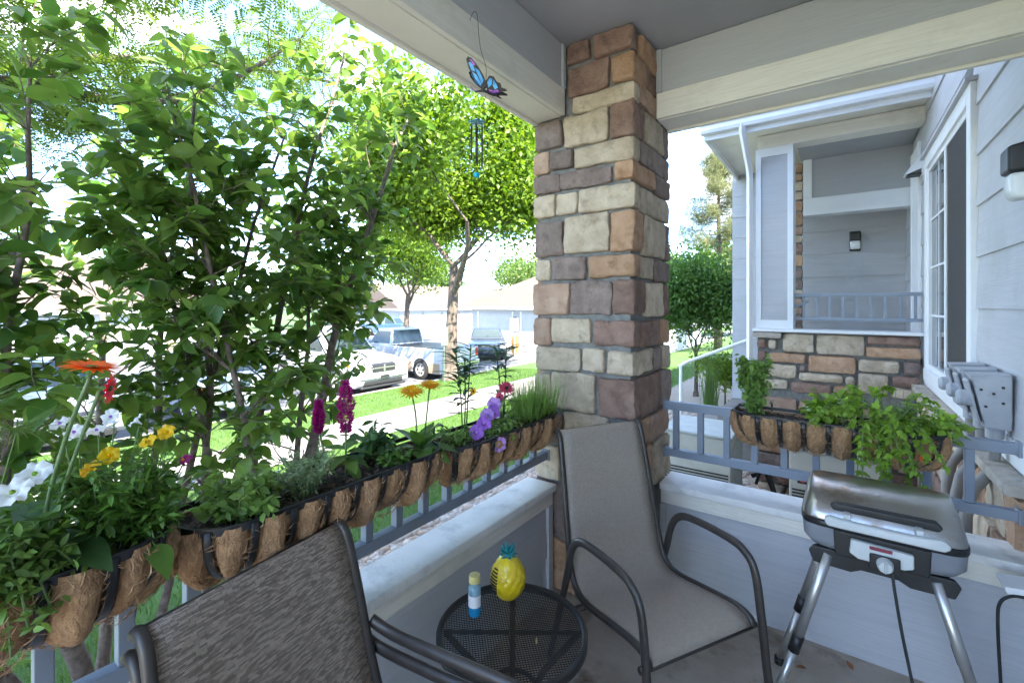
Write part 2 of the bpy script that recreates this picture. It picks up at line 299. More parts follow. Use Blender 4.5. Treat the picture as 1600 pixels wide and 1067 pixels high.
# half walls: cap, apron, lap siding boards on the porch side and outside
def half_wall(name, label, axis, face, out, s0, s1):
    w = thing(name, label, 'wall', ((face+out)/2, (s0+s1)/2, 0) if axis == 'y' else ((s0+s1)/2, (face+out)/2, 0))
    sg = 1 if face > out else -1
    def bx(m, a0, a1, z0, z1, t0=s0, t1=s1):
        a0, a1 = min(a0, a1), max(a0, a1)
        return m.box(a0, a1, t0, t1, z0, z1) if axis == 'y' else m.box(t0, t1, a0, a1, z0, z1)
    bx(MB(), face-sg*.03, out+sg*.02, -.42, .552).build('core', M['siding'], w)
    bx(MB(), face+sg*.03, out-sg*.03, .553, .59).build('ledge_cap', M['cap'], w, bevel=.006)
    bx(MB(), face+sg*.006, face-sg*.028, .475, .5525).build('apron', M['trim'], w, bevel=.003)
    bx(MB(), out-sg*.012, out+sg*.019, .455, .5525).build('apron', M['trim'], w, bevel=.003)
    for k_, (z0, z1) in enumerate(((-.08, .20), (.20, .474))):
        for fc, s_ in ((face, sg), (out, -sg)):
            m = MB(); e = .012
            a, b = fc-s_*.028, fc-s_*.002
            if axis == 'y': m.hexa([(b,s0,z0),(b,s1,z0),(a,s1,z0),(a,s0,z0),(b-s_*e,s0,z1+.012),(b-s_*e,s1,z1+.012),(a,s1,z1+.012),(a,s0,z1+.012)])
            else: m.hexa([(s0,b,z0),(s1,b,z0),(s1,a,z0),(s0,a,z0),(s0,b-s_*e,z1+.012),(s1,b-s_*e,z1+.012),(s1,a,z1+.012),(s0,a,z1+.012)])
            m.build('siding_board', M['siding'], w)
    return w
wl_ = half_wall('porch_half_wall', 'low grey siding wall with white ledge under the flower railing', 'y', -1.27, -1.40, -2.2, 2.145)
wr_ = half_wall('porch_half_wall', 'low grey siding wall with white ledge behind the grill', 'x', 2.52, 2.68, -.796, .60)
MB().box(-1.29, -1.262, 2.10, 2.144, .0, .474).build('corner_board', M['siding'], wl_, bevel=.003)
MB().box(-.795, -.765, 2.495, 2.518, .0, .474).build('corner_board', M['siding'], wr_, bevel=.003)
# metal railings
def railing(name, label, axis, c, s0, s1, first, step):
    r = thing(name, label, 'railing', (c, s0, .59) if axis == 'y' else (s0, c, .59))
    def bar(a0, a1, z0, z1, hw, nm):
        m = MB(); m.box(c-hw, c+hw, a0, a1, z0, z1) if axis == 'y' else m.box(a0, a1, c-hw, c+hw, z0, z1); return m.build(nm, M['rail'], r, bevel=.003)
    bar(s0, s1, .97, 1.015, .019, 'top_rail'); bar(s0, s1, .708, .75, .019, 'bottom_rail')
    s_ = first
    while s_ < s1-.02: bar(s_-.0155, s_+.0155, .7502, .9698, .0155, 'baluster'); s_ += step
    for e in (s0, s1):
        for z in (.73, .992):
            q = e+(-.004 if e == s0 else .004); m = MB()
            m.box(c-.026, c+.026, min(e, q)-.004, max(e, q)+.004, z-.03, z+.03) if axis == 'y' else m.box(min(e, q)-.004, max(e, q)+.004, c-.026, c+.026, z-.03, z+.03)
            b = m.build('bracket', M['rail'], r, bevel=.002)
            m = MB(); sgn = 1 if e == s0 else -1
            for dz in (.018,): m.lathe([(0, .008*sgn), (.006, .008*sgn), (.007, 0)], 8, (c, e, z+dz) if axis == 'y' else (e, c, z+dz), 'y' if axis == 'y' else 'x')
            m.build('bolt', M['alu'], b)
    return r
railing('metal_railing', 'grey blue metal railing carrying three flower baskets on the left', 'y', -1.32, -2.1, 2.155, -2.03, .131)
railing('metal_railing', 'grey blue metal railing carrying one herb basket behind the grill', 'x', 2.62, -.80, .575, -.742, .131)
# beams
def beam(name, label, axis, inn, out, s0, s1):
    b = thing(name, label, 'beam', (inn, s0, 2.58) if axis == 'y' else (s0, inn, 2.58)); sg = 1 if inn > out else -1
    def bx(a0, a1, z0, z1, nm, mt, bv=.003, t0=s0, t1=s1):
        m = MB(); a0, a1 = min(a0, a1), max(a0, a1); m.box(a0, a1, t0, t1, z0, z1) if axis == 'y' else m.box(t0, t1, a0, a1, z0, z1); return m.build(nm, M[mt], b, bevel=bv)
    bx(inn-sg*.026, out+sg*.026, 2.605, 2.957, 'core', 'beam_grey', 0)
    bx(inn-sg*.025, inn-sg*.006, 2.722, 2.957, 'fascia_board', 'beam_grey'); bx(inn-sg*.025, inn, 2.582, 2.72, 'trim_board', 'trim')
    bx(inn-sg*.026, out+sg*.026, 2.578, 2.604, 'soffit_board', 'trim'); bx(out, out+sg*.025, 2.565, 2.74, 'trim_board', 'trim'); bx(out+sg*.006, out+sg*.025, 2.742, 2.957, 'fascia_board', 'beam_grey')
    e = s1 if axis == 'y' else s0; d = -.03 if axis == 'y' else .03
    bx(inn-sg*.0255, inn+sg*.006, 2.721, 2.956, 'corner_board', 'beam_grey', .002, min(e, e+d), max(e, e+d))
    return b
beam('porch_beam', 'grey and cream porch beam with the butterfly chime hanging from it', 'y', -1.20, -1.40, -1.1, 2.165)
beam('porch_beam', 'grey and cream porch beam running from column to house wall', 'x', 2.50, 2.72, -.815, .64)
# ---------------------------------------------------------------- the house wall on the right (X = .64)
HX = .64
hs = thing('house', 'grey siding townhouse wall with sliding window right of the porch', 'house', (4, 4, -.38))
MB().box(HX+.03, 9, -2.2, 18, -.45, 4.9).build('wall', M['siding'], hs)  # bulk out of view, height and rear end set for its shadow
WY0, WY1, WZ0, WZ1 = 3.70, 5.22, 1.02, 2.72
z = .97
while z < 4.8:
    for (a, b) in ((2.46, 11),):
        segs = [(a, b)]
        if z < WZ1-.02 and z+.285 > WZ0+.02: segs = [(a, WY0+.01), (WY1-.01, b)]
        for (p, q) in segs:
            MB().hexa([(HX-.012,p,z),(HX-.012,q,z),(HX+.03,q,z),(HX+.03,p,z),(HX,p,z+.292),(HX,q,z+.292),(HX+.03,q,z+.292),(HX+.03,p,z+.292)]).build('siding_board', M['siding'], hs)
    z += .285
MB().box(HX-.02, HX+.03, 2.62, 5.42, .853, .968).build('water_table', M['white'], hs, bevel=.004)
wn_ = MB().box(HX-.035, HX+.02, WY0-.1, WY0, WZ0-.1, WZ1+.1).box(HX-.035, HX+.02, WY1, WY1+.1, WZ0-.1, WZ1+.1).box(HX-.037, HX+.02, WY0, WY1, WZ1, WZ1+.1).box(HX-.05, HX+.02, WY0, WY1, WZ0-.1, WZ0).build('window', M['white'], hs, bevel=.003)
MB().box(HX-.06, HX+.02, WY0-.12, WY1+.12, WZ1+.101, WZ1+.125).build('drip_cap', M['siding'], wn_)
m = MB()
for (a, b) in ((WY0, WY0+.04), (WY1-.04, WY1), ((WY0+WY1)/2-.03, (WY0+WY1)/2+.03)): m.box(HX-.02, HX+.015, a, b, WZ0, WZ1)
m.box(HX-.019, HX+.015, WY0+.04, WY1-.04, WZ0, WZ0+.04).box(HX-.019, HX+.015, WY0+.04, WY1-.04, WZ1-.04, WZ1)
for zz in (1.47, 1.87, 2.27): m.box(HX-.006, HX+.0, (WY0+WY1)/2+.03, WY1-.04, zz-.008, zz+.008)
m.box(HX-.0062, HX+.0, (WY0+WY1)/2+.36, (WY0+WY1)/2+.376, WZ0+.04, WZ1-.04)
m.build('sash', M['white'], wn_)
MB().box(HX+.002, HX+.008, (WY0+WY1)/2+.03, WY1-.04, WZ0+.04, WZ1-.04).build('pane', M['glass'], wn_)
MB().box(HX-.012, HX-.008, WY0+.04, (WY0+WY1)/2-.03, WZ0+.04, WZ1-.04).build('insect_screen', M['screen'], wn_)
# stone wainscot and its cap stones
wc = MB().box(HX-.035, HX+.03, 2.70, 5.42, -.45, .80).build('stone_wainscot', M['mortar'], hs)
rg = random.Random(11); z = -.38
while z < .76:
    h = min(rg.uniform(.14, .24), .80-z)
    if .80-(z+h) < .1: h = .80-z
    y = 2.62
    while y < 5.40:
        w = rg.uniform(.16, .42); w = min(w, 5.42-y)
        if w > .06: rock(HX-.075, HX+.0, y, y+w-.02, z, z+h-.018, rg.random()*90, cell=.05, amp=.009).build('stone', M['stone%d' % rg.choice([0,0,3,4,2,5,1])], wc, auto=50)
        y += w
    z += h
y = 2.60; 
while y < 5.4:
    w = rg.uniform(.38, .55); w = min(w, 5.43-y)
    if w > .05: rock(HX-.11, HX-.0, y, y+w-.008, .80, .852, y*7, cell=.06, amp=.003, rad=.012).build('cap_stone', M['stone5'], wc, auto=50)
    y += w
# house wall beside the porch itself (mostly out of view)
MB().box(.602, HX+.03, -2.2, 2.60, -.42, 2.957).build('porch_side_wall', M['siding'], hs)
# unseen roof over our house and porch, built for its shadow
MB().prism([(-2.05, 3.07), (.64, 3.07), (.64, 4.1), (-2.05, 3.25)], -1.2, 3.2).build('porch_roof', M['shingle_grey'], hs)
MB().hexa([(.2,-2.7,4.9),(9.8,-2.7,4.9),(9.8,19,4.9),(.2,19,4.9),(4,1,6.4),(5.6,1,6.4),(5.6,15,6.4),(4,15,6.4)]).build('roof', M['shingle_grey'], hs)
# ---------------------------------------------------------------- neighbouring porch
NF = 5.45
npz = thing('neighbour_porch', 'covered side porch with stone base white gutter and short railing', 'porch', (0, 6.2, -.38))
sb = MB().box(-.70, HX-.04, NF+.02, NF+.18, -.45, 1.279).build('stone_base', M['mortar'], npz)
from_px = [(-.70,-.615,1.1,1.2,2),(-.60,-.52,1.1,1.2,0),(-.47,-.20,1.075,1.265,0),(-.175,.20,1.07,1.265,0),(.215,.60,1.18,1.265,2),(.205,.60,1.065,1.165,3),
 (-.60,-.27,.965,1.06,3),(-.70,-.615,.97,1.07,2),(-.245,.135,.89,1.055,3),(.155,.45,.925,1.04,0),(.475,.60,.92,1.045,1),(-.70,-.345,.81,.945,0),(-.325,-.265,.875,.945,1),(-.325,.035,.795,.875,0),(.055,.13,.79,.87,0),(.15,.375,.72,.91,0),(.395,.60,.81,.905,2),(-.70,-.42,.685,.79,0),(-.40,-.06,.67,.775,2),(-.04,.13,.62,.77,3),(.395,.60,.70,.795,0)]
for i, (a, b, z0, z1, c) in enumerate(from_px): rock(a, b, NF-.03, NF+.06, z0, z1, i+40, cell=.04, amp=.007, rad=.025).build('stone', M['stone%d' % c], sb, auto=50)
z = .60
while z > -.4:
    h = rg.uniform(.12, .2); x = -.70
    while x < .58:
        w = min(rg.uniform(.15, .4), .60-x)
        if w > .05: rock(x, x+w-.02, NF-.03, NF+.06, z-h+.02, z, rg.random()*80, cell=.05, amp=.007, rad=.025).build('stone', M['stone%d' % rg.choice([0,0,3,4,2,1])], sb, auto=50)
        x += w
    z -= h
for x0, x1 in ((-.745, -.475),): rock(x0, x1, NF-.06, NF+.1, 1.212, 1.277, 3, cell=.05, amp=.003, rad=.015).build('cap_stone', M['stone5'], sb, auto=50)
MB().box(-.74, HX-.015, NF-.07, NF+.2, 1.28, 1.31).build('sill', M['white'], npz, bevel=.004)
# clad corner post
cp = MB().box(-.70, -.39, NF+.005, NF+.30, 1.311, 3.2).build('corner_post', M['siding'], npz)
MB().box(-.715, -.665, NF-.012, NF+.31, 1.3115, 3.2).box(-.425, -.375, NF-.013, NF+.31, 1.3115, 3.2).box(-.6648, -.4252, NF-.011, NF+.004, 3.11, 3.2).box(-.6648, -.4252, NF-.011, NF+.004, 1.3115, 1.40).build('corner_trim', M['white'], cp)
# rear column, rear beam, recessed wall
rc = MB().box(-.56, -.36, 6.38, 6.6, 1.0, 3.2).build('rear_column', M['mortar'], npz)
z = 1.02
while z < 3.15:
    h = rg.uniform(.09, .17); rock(-.58, -.345, 6.355, 6.5, z, z+h-.015, z*31, cell=.05, amp=.006).build('stone', M['stone%d' % rg.choice([0,2,3,4,1])], rc, auto=50); z += h
MB().box(-.34, HX-.0, 6.36, 6.5, 2.80, 3.45).build('rear_beam', M['beam_grey'], npz)
MB().box(-.335, HX-.0, 6.335, 6.52, 2.60, 2.799).box(-.335, -.25, 6.336, 6.359, 2.80, 3.3).build('rear_beam_trim', M['white'], npz, bevel=.003)
MB().box(-1.2, HX, 6.95, 7.1, -.4, 3.5).build('back_wall', M['siding'], npz)
z = .2
while z < 3.3:
    MB().hexa([(-1.2,6.932,z),(HX,6.932,z),(HX,6.95,z),(-1.2,6.95,z),(-1.2,6.945,z+.29),(HX,6.945,z+.29),(HX,6.95,z+.29),(-1.2,6.95,z+.29)]).build('siding_board', M['siding'], npz); z += .285
MB().box(HX-.03, HX-.002, 5.72, 5.80, 1.0, 3.1).box(HX-.03, HX-.002, 6.2, 6.28, 1.0, 3.1).box(HX-.025, HX-.002, 5.80, 6.2, 1.0, 3.1).build('side_door', M['white'], npz, bevel=.003)
MB().box(-.72, HX, NF+.2, 6.94, 1.0, 1.06).build('porch_deck', M['walk'], npz)
# eave: frieze, soffit, fascia, gutter, roof
MB().box(-.70, HX-.005, NF+.0, NF+.2, 3.205, 3.34).build('frieze', M['trim'], npz, bevel=.003)
MB().box(-1.12, HX-.005, 5.10, 7.4, 3.345, 3.365).build('soffit', M['trim'], npz)
MB().box(-.36, HX-.005, NF+.21, 6.36, 3.25, 3.3).build('porch_ceiling', M['ceiling'], npz)
MB().box(-1.12, HX-.005, 5.075, 5.099, 3.28, 3.45).box(-1.15, -1.121, 5.075, 7.4, 3.28, 3.45).build('fascia', M['white'], npz)
gp = [(0,.0),(.0,-.12),(-.07,-.12),(-.085,-.09),(-.085,-.06),(-.11,-.02),(-.115,0),(-.105,0),(-.1,-.02),(-.075,-.07),(-.07,-.11),(-.012,-.11),(-.012,0)]
MB().prism([(5.073+y, 3.45+z) for y, z in gp], -1.17, HX-.006, 'x').build('gutter', M['white'], npz)
m = MB().tube([(-.78,5.02,3.36),(-.78,5.03,3.28),(-.77,5.2,3.12),(-.765,5.375,2.98),(-.765,5.40,2.9),(-.765,5.40,1.3),(-.765,5.40,.2)], .042, 4, flat=.8)
m.build('downspout', M['white'], npz, bevel=.006)
rf = MB().prism([(5.0, 3.455), (5.0, 3.47), (9.5, 5.6), (9.5, 5.4)], -1.25, HX-.006, 'x').build('roof', M['shingle_grey'], npz)
for i in range(14):
    y0 = 4.985+i*.14; z0 = 3.472+(y0-5.0)*.473; m = MB(); x = -1.26-.1*(i % 2)
    while x < HX-.02:
        w = .24+.1*rg.random(); x1 = min(x+w, HX-.01); xa = max(x, -1.26); m.hexa([(xa,y0,z0),(x1-.006,y0,z0),(x1-.006,y0+.15,z0+.066),(xa,y0+.15,z0+.066),(xa,y0,z0+.008+.006*rg.random()),(x1-.006,y0,z0+.009),(x1-.006,y0+.15,z0+.07),(xa,y0+.15,z0+.07)]); x += w
    m.build('shingle_course', M['shingle_grey'], rf)
# short railing in the neighbour opening and the stair handrail
rr = thing('metal_railing', 'short grey metal railing in the opening above the neighbour stone base', 'railing', (-.36, NF+.1, 1.31))
MB().box(-.372, HX-.015, NF+.08, NF+.115, 1.64, 1.675).build('top_rail', M['rail'], rr, bevel=.003); MB().box(-.372, HX-.015, NF+.08, NF+.115, 1.40, 1.432).build('bottom_rail', M['rail'], rr, bevel=.003)
for i in range(9): MB().box(-.30+i*.108, -.278+i*.108, NF+.086, NF+.108, 1.4325, 1.6395).build('baluster', M['rail'], rr)
MB().hexa([(-.372,NF+.12,1.52),(-.37,NF+.14,1.52),(-.25,NF+.14,1.58),(-.25,NF+.12,1.58),(-.372,NF+.12,1.55),(-.37,NF+.14,1.55),(-.25,NF+.14,1.61),(-.25,NF+.12,1.61)]).build('brace', M['rail'], rr)
hr = thing('handrail', 'pale metal stair handrail beside the round bush', 'handrail', (-1.77, 6.5, -.38))
MB().tube([(-1.78,6.5,-.38),(-1.78,6.5,.72)], .022, 8).build('post', M['white'], hr, smooth=True)
MB().tube([(-1.80,6.5,.70),(-1.7,6.5,.77),(-.80,6.5,1.17),(-.74,6.5,1.18)], .022, 8).build('rail', M['white'], hr, smooth=True)
for i in range(2): MB().box(-1.6+i*.4, -.76, 5.95, 7.05, -.329+i*.3, -.03+i*.3-.002).build('step', M['walk'], hr, bevel=.01)
# wall lights, vent, meters
def wall_light(label, loc, rz):
    t = thing('wall_light', label, 'lamp', loc, rz, local=True)
    MB().box(-.055, .055, -.02, 0, -.12, .10).build('back_plate', M['black'], t, bevel=.004)
    MB().prism([(-.10,.10),(-.02,.12),(-.02,.0),(-.10,-.0)], -.055, .055, 'x').build('hood', M['black'], t, bevel=.012)
    MB().prism([(-.094,-.002),(-.022,-.002),(-.022,-.10),(-.08,-.105),(-.092,-.07)], -.05, .05, 'x').build('glass_shade', M['frost'], t, bevel=.015)
    return t
wall_light('black wall light with frosted shade on the recessed back wall', (.165, 6.93, 2.33), 0)
wall_light('black wall light with frosted shade cut by the right edge', (HX-.012, 2.585, 2.07), R(-90))
v = thing('wall_vent', 'small white hooded vent high on the siding past the window', 'vent', (HX-.01, 5.62, 2.83), R(-90), local=True)
MB().prism([(0,.09),(-.03,.085),(-.13,-.06),(-.12,-.07),(0,-.02)], -.075, .075, 'x').build('hood', M['white'], v); MB().box(-.08, .08, -.012, .001, -.09, .1).build('flange', M['white'], v); MB().box(-.065, .065, -.11, -.013, -.075, -.062).build('flap', M['black'], v)
def meter(label, y):
    t = thing('meter_box', label, 'meter box', (HX-.014, y, 1.0), 0, 'utility boxes on the house wall', local=True)
    MB().prism([(0,0),(-.085,0),(-.125,.21),(-.125,.235),(0,.245)], -.06, .06, 'y').build('box', M['meter'], t, bevel=.006)
    MB().prism([(-.098,.02),(-.106,.02),(-.146,.205),(-.138,.215)], -.05, .05, 'y').build('cover', M['meter'], t, bevel=.003)
    MB().prism([(0,.246),(-.134,.238),(-.134,.228),(-.126,.228),(0,.2455)], -.066, .066, 'y').build('lid', M['meter'], t, bevel=.003)
    MB().lathe([(0,-.055),(.026,-.055),(.036,-.045),(.038,0)], 14, (-.118,-.0,.125), 'x').build('knob', M['meter'], t, auto=40)
    for dz, dx in ((.12,-.03),(.16,-.06),(.175,-.1),(.1,-.085),(.19,-.03)): MB().lathe([(0,-.004),(.006,-.004),(.006,.002)], 8, (dx,-.0605,dz), 'y').build('screw', M['black'], t)
    c = MB().tube([(-.045,0,.0),(-.045,0,-.10),(-.06,-.01,-.2),(-.125,-.03,-.30),(-.145,-.03,-.42),(-.145,-.02,-.9),(-.13,-.02,-1.38)], .024, 10).build('conduit', M['conduit'], t, smooth=True)
    MB().lathe([(.032,.0),(.032,-.05),(.026,-.052)], 12, (-.045,0,.0)).build('collar', M['meter'], c, auto=40)
meter('grey utility box nearest the right edge with riveted side', 2.98)
meter('middle grey utility box of the three on the siding', 3.21)
meter('far grey utility box next to the window trim', 3.44)
# air conditioners
def ac(label, x, y, logo):
    t = thing('air_conditioner', label, 'air conditioner', (x, y, gz(x)), 0, local=True); w, d, h = .62, .62, .74
    MB().box(-.34, .34, -.34, .34, .0, .05).build('pad', M['walk'], t, bevel=.008)
    c = MB().box(0-w/2, w/2, -d/2, d/2, .051, h-.03).build('cabinet', M['ac'], t, bevel=.012)
    MB().box(-w/2-.012, w/2+.012, -d/2-.012, d/2+.012, h-.029, h).build('top_cover', M['ac_top'], t, bevel=.01)
    for s_ in (0, 1):
        for i in range(11 if s_ == 0 else 20):
            zz = .11+i*.027
            m = MB()
            if s_ == 0:
                m.box(-.29, .29, -d/2-.006, -d/2+.002, zz, zz+.013)
            else: m.box(w/2-.002, w/2+.006, -.28, .28, zz, zz+.011)
            m.build('louver', M['black'] if s_ == 0 else M['ac_top'], t)
    for a in (-.27, 0, .27): MB().lathe([(0,-.006),(.007,-.006),(.008,.002)], 8, (a,-d/2,h-.07), 'y').build('screw', M['alu'], t)
    if logo:
        b = MB().box(-.25, .26, -d/2-.010, -d/2-.002, .445, .512).build('badge', M['black'], t); red = plain('logo_red', (.62,.05,.035))
        cu = bpy.data.curves.new('lettering', 'FONT'); cu.body = 'TRANE'; cu.size = .058; cu.extrude = .001; tmp = bpy.data.objects.new('tmp', cu); COL.objects.link(tmp)
        bpy.context.view_layer.update(); me = bpy.data.meshes.new_from_object(tmp.evaluated_get(bpy.context.evaluated_depsgraph_get())); bpy.data.objects.remove(tmp)
        me.transform(Matrix.Translation((-.175, -d/2-.0112, .458)) @ Matrix.Rotation(R(90), 4, 'X')); me.materials.append(red); link('lettering', me, b)
        MB().lathe([(.014,-.0015),(.023,-.0015),(.023,.001),(.014,.001),(.014,-.0015)], 20, (-.212, -d/2-.0105, .478), 'y').build('emblem', red, b)
ac('beige air conditioner with grey top close to the stone column', -1.10, 4.80, False)
ac('beige air conditioner with red lettering behind the herb basket', -.03, 4.82, True)
pl_ = MB().tube([(-.62,4.75,-.1),(-.56,4.7,.12),(-.5,4.72,.0),(-.45,4.8,-.25),(-.42,4.9,-.37)], .014, 8).tube([(-.66,4.8,-.05),(-.55,4.78,.02),(-.48,4.85,-.2),(-.46,5.2,-.33),(-.44,5.43,-.3)], .02, 8)
tag(pl_.build('hose', M['rubber'], smooth=True), 'black insulated pipes between the two air conditioners', 'pipe')
S.cycles.use_denoising = True; S.cycles.max_bounces = 8; S.cycles.diffuse_bounces = 5; S.cycles.glossy_bounces = 2; S.cycles.transmission_bounces = 4; S.cycles.transparent_max_bounces = 4
S.cycles.use_adaptive_sampling = True; S.cycles.adaptive_threshold = .02
def spline(pts, n=6):
    P = [Vector(p) for p in pts]; out = []
    for i in range(len(P)-1):
        a, b, c, d = P[max(i-1, 0)], P[i], P[i+1], P[min(i+2, len(P)-1)]
        for j in range(n):
            t = j/n; out.append(.5*((2*b)+(c-a)*t+(2*a-5*b+4*c-d)*t*t+(3*b-a-3*c+d)*t**3))
    return out+[P[-1]]
# ---------------------------------------------------------------- hanging coir baskets
BL, BW, BD = .77, .205, .15
def plan(n):
    """rim outline from back left round the front to back right, with outward normals"""
    r = .11; h = BL/2; segs = [((-h, 0), (-h, BW-r)), 'a', ((-h+r, BW), (h-r, BW)), 'b', ((h, BW-r), (h, 0))]
    lens = [BW-r, r*math.pi/2, BL-2*r, r*math.pi/2, BW-r]; T = sum(lens); out = []
    for i in range(n+1):
        s_ = T*i/n; k = 0
        while k < 4 and s_ > lens[k]: s_ -= lens[k]; k += 1
        u = s_/lens[k]
        if k in (1, 3):
            a = (math.pi-u*math.pi/2) if k == 1 else (math.pi/2-u*math.pi/2); cx = -h+r if k == 1 else h-r
            out.append(((cx+r*math.cos(a), BW-r+r*math.sin(a)), (math.cos(a), math.sin(a))))
        else:
            (x0, y0), (x1, y1) = segs[k]; out.append(((x0+(x1-x0)*u, y0+(y1-y0)*u), [(-1,0),0,(0,1),0,(1,0)][k]))
    return out
def shell(p, a, off=0):
    bx = max(-BL/2+.12, min(BL/2-.12, p[0])); by = .07; ca, sa = math.cos(a), math.sin(a)
    q = Vector((bx+(p[0]-bx)*ca, by+(p[1]-by)*ca, -BD*sa)); d = Vector(((p[0]-bx)*ca, (p[1]-by)*ca, -sa*.11)).normalized()
    return q+d*off, d
NB = 12
def make_basket():
    t = thing('planter_basket', 'x', 'planter', (0,0,0), 0, 'coir lined railing baskets', local=True)
    ns, na = NB*8, 9; pl = plan(ns); v = []; f = []
    for i, (p, nm) in enumerate(pl):
        u = max(0, min(1, ((i % 8)/8-.12)/.76)); b = (.034+.012*math.sin(int(i/8)*2.7))*math.sin(math.pi*u)**(.7+.2*math.sin(int(i/8)*1.9)) if i < ns else 0
        for j in range(na+1):
            a = math.pi/2*j/na; w = noise.noise(Vector((i*.35, j*.6, 3)))*.007+noise.noise(Vector((i*1.1, j*1.3, 7)))*.003
            v.append(shell(p, a, -.004+b*math.sin(min(math.pi, a*1.6+.5))+w)[0])
    for i in range(ns):
        for j in range(na): f.append((i*(na+1)+j, (i+1)*(na+1)+j, (i+1)*(na+1)+j+1, i*(na+1)+j+1))
    lin = MB().add(v, f).build('coir_liner', M['coir'], t, smooth=True)
    rg = random.Random(2); m = MB()
    for k in range(1700):
        i = rg.randrange(ns); p, nm = pl[i]; a = rg.uniform(.05, 1.5); u_ = (i % 8)/8; q, dn = shell(p, a, -.002+.036*math.sin(math.pi*u_)**.75*math.sin(min(math.pi, a*1.6+.5))); tg = dn.cross(Vector((rg.gauss(0,1), rg.gauss(0,1), rg.gauss(0,1)))).normalized(); L_ = rg.uniform(.005,.02); w_ = dn.cross(tg)*.0005
        m.add([q-tg*L_-w_, q-tg*L_+w_, q+dn*rg.uniform(.002,.007)+w_, q+dn*.004-w_, q+tg*L_+dn*rg.uniform(-.001,.004)], [(0,1,2,3),(3,2,4)])
    m.build('coir_fibres', M['coir_fibre'], t)['kind'] = 'stuff'
    MB().box(-BL/2+.005, BL/2-.005, -.002, .006, -BD, -.01).build('back_mat', M['coir'], t)
    for i in range(1, NB):
        p = pl[i*8][0]; pts = []
        for j in range(9): q, d = shell(p, math.pi/2*j/8, .003); pts.append(q+d*.006)
        MB().tube(pts, .0105, 6, flat=.2, up=shell(p, 0)[1]).build('strap', M['black'], t, smooth=True)
    m = MB()
    for k in range(ns):
        (p, n0), (q, n1) = pl[k], pl[k+1]
        o = lambda a, n_, e, z: (a[0]+n_[0]*e, a[1]+n_[1]*e, z)
        m.hexa([o(p,n0,-.001,-.012),o(q,n1,-.001,-.012),o(q,n1,.006,-.012),o(p,n0,.006,-.012),o(p,n0,-.001,.006),o(q,n1,-.001,.006),o(q,n1,.006,.006),o(p,n0,.006,.006)])
    rim = m.build('rim', M['black'], t)
    MB().box(-BL/2, BL/2, -.006, .0, -.004, .010).box(-BL/2, BL/2, -.006, .0, -.03, -.015).build('back_rail', M['black'], t)
    for x in (-.3, -.1, .1, .3): MB().box(x-.012, x+.012, -.0055, -.0005, -.015, -.004).build('back_stay', M['black'], t)
    for x in (-.24, .24): MB().tube([(x,.0,.03),(x,-.015,.035),(x,-.05,.02),(x,-.056,-.05)], .005, 6).build('hook', M['black'], t)
    # soil
    nx, ny = 44, 12; v = []; f = []
    for i in range(nx+1):
        for j in range(ny+1):
            x = -BL/2+.004+(BL-.008)*i/nx; e = BW-.006; ex = max(0, abs(x)-(BL/2-.11)); e = BW-.11+math.sqrt(max(0, .11**2-ex**2))-.006
            y = .006+(e-.006)*j/ny; v.append((x, y, -.022+.014*noise.noise(Vector((x*22, y*22, 1)))+.007*noise.noise(Vector((x*70, y*70, 5)))))
    for i in range(nx):
        for j in range(ny): a = i*(ny+1)+j; f.append((a, a+ny+1, a+ny+2, a+1))
    MB().add(v, f).build('soil', M['soil'], t, smooth=True)
    rs = np.random.RandomState(3); n = 420; L_ = np.stack([rs.uniform(-.36,.36,n), rs.uniform(.02,.18,n), -.014+rs.uniform(-.006,.006,n)], 1)
    o = scatter('mulch', [(-.5,-.2,0),(.5,-.25,.05),(.45,.2,.15),(-.45,.25,.1)], [(0,1,2,3)], rotmats(rs.normal(size=(n,3))*[1,1,.3], rs.normal(size=(n,3))*.4+[0,0,1], rs.uniform(.006,.02,n)), L_, M['mulch'], t); o.location = (0,0,0)
    return t
M['coir_fibre'] = mk('coir_fibre', (.25,.13,.06), (.55,.36,.2), 30, .9)
M['mulch'] = varmat('mulch', [(.02,.013,.01),(.07,.045,.03),(.13,.09,.06),(.03,.02,.015)], .95)
bk = make_basket(); BLOC = {}
def put_basket(i, loc, rz, label):
    global bk
    if i == 0: bk.location = loc; bk.rotation_euler = (0,0,rz); bk['label'] = label; o = bk
    else: o = copy_tree(bk, loc, rz, label)
    BLOC[i] = Matrix.Translation(loc) @ Matrix.Rotation(rz, 4, 'Z')
put_basket(0, (-1.292, -.02, 1.095), R(-90), 'coir basket nearest the camera holding the orange gerbera and pansies')
put_basket(1, (-1.292, .775, 1.065), R(-90), 'middle coir basket on the left railing holding plumes and yellow daisies')
put_basket(2, (-1.292, 1.565, 1.04), R(-90), 'coir basket beside the stone column holding purple petunias')
put_basket(3, (-.035, 2.592, 1.04), R(180), 'coir basket of herbs on the railing behind the grill')
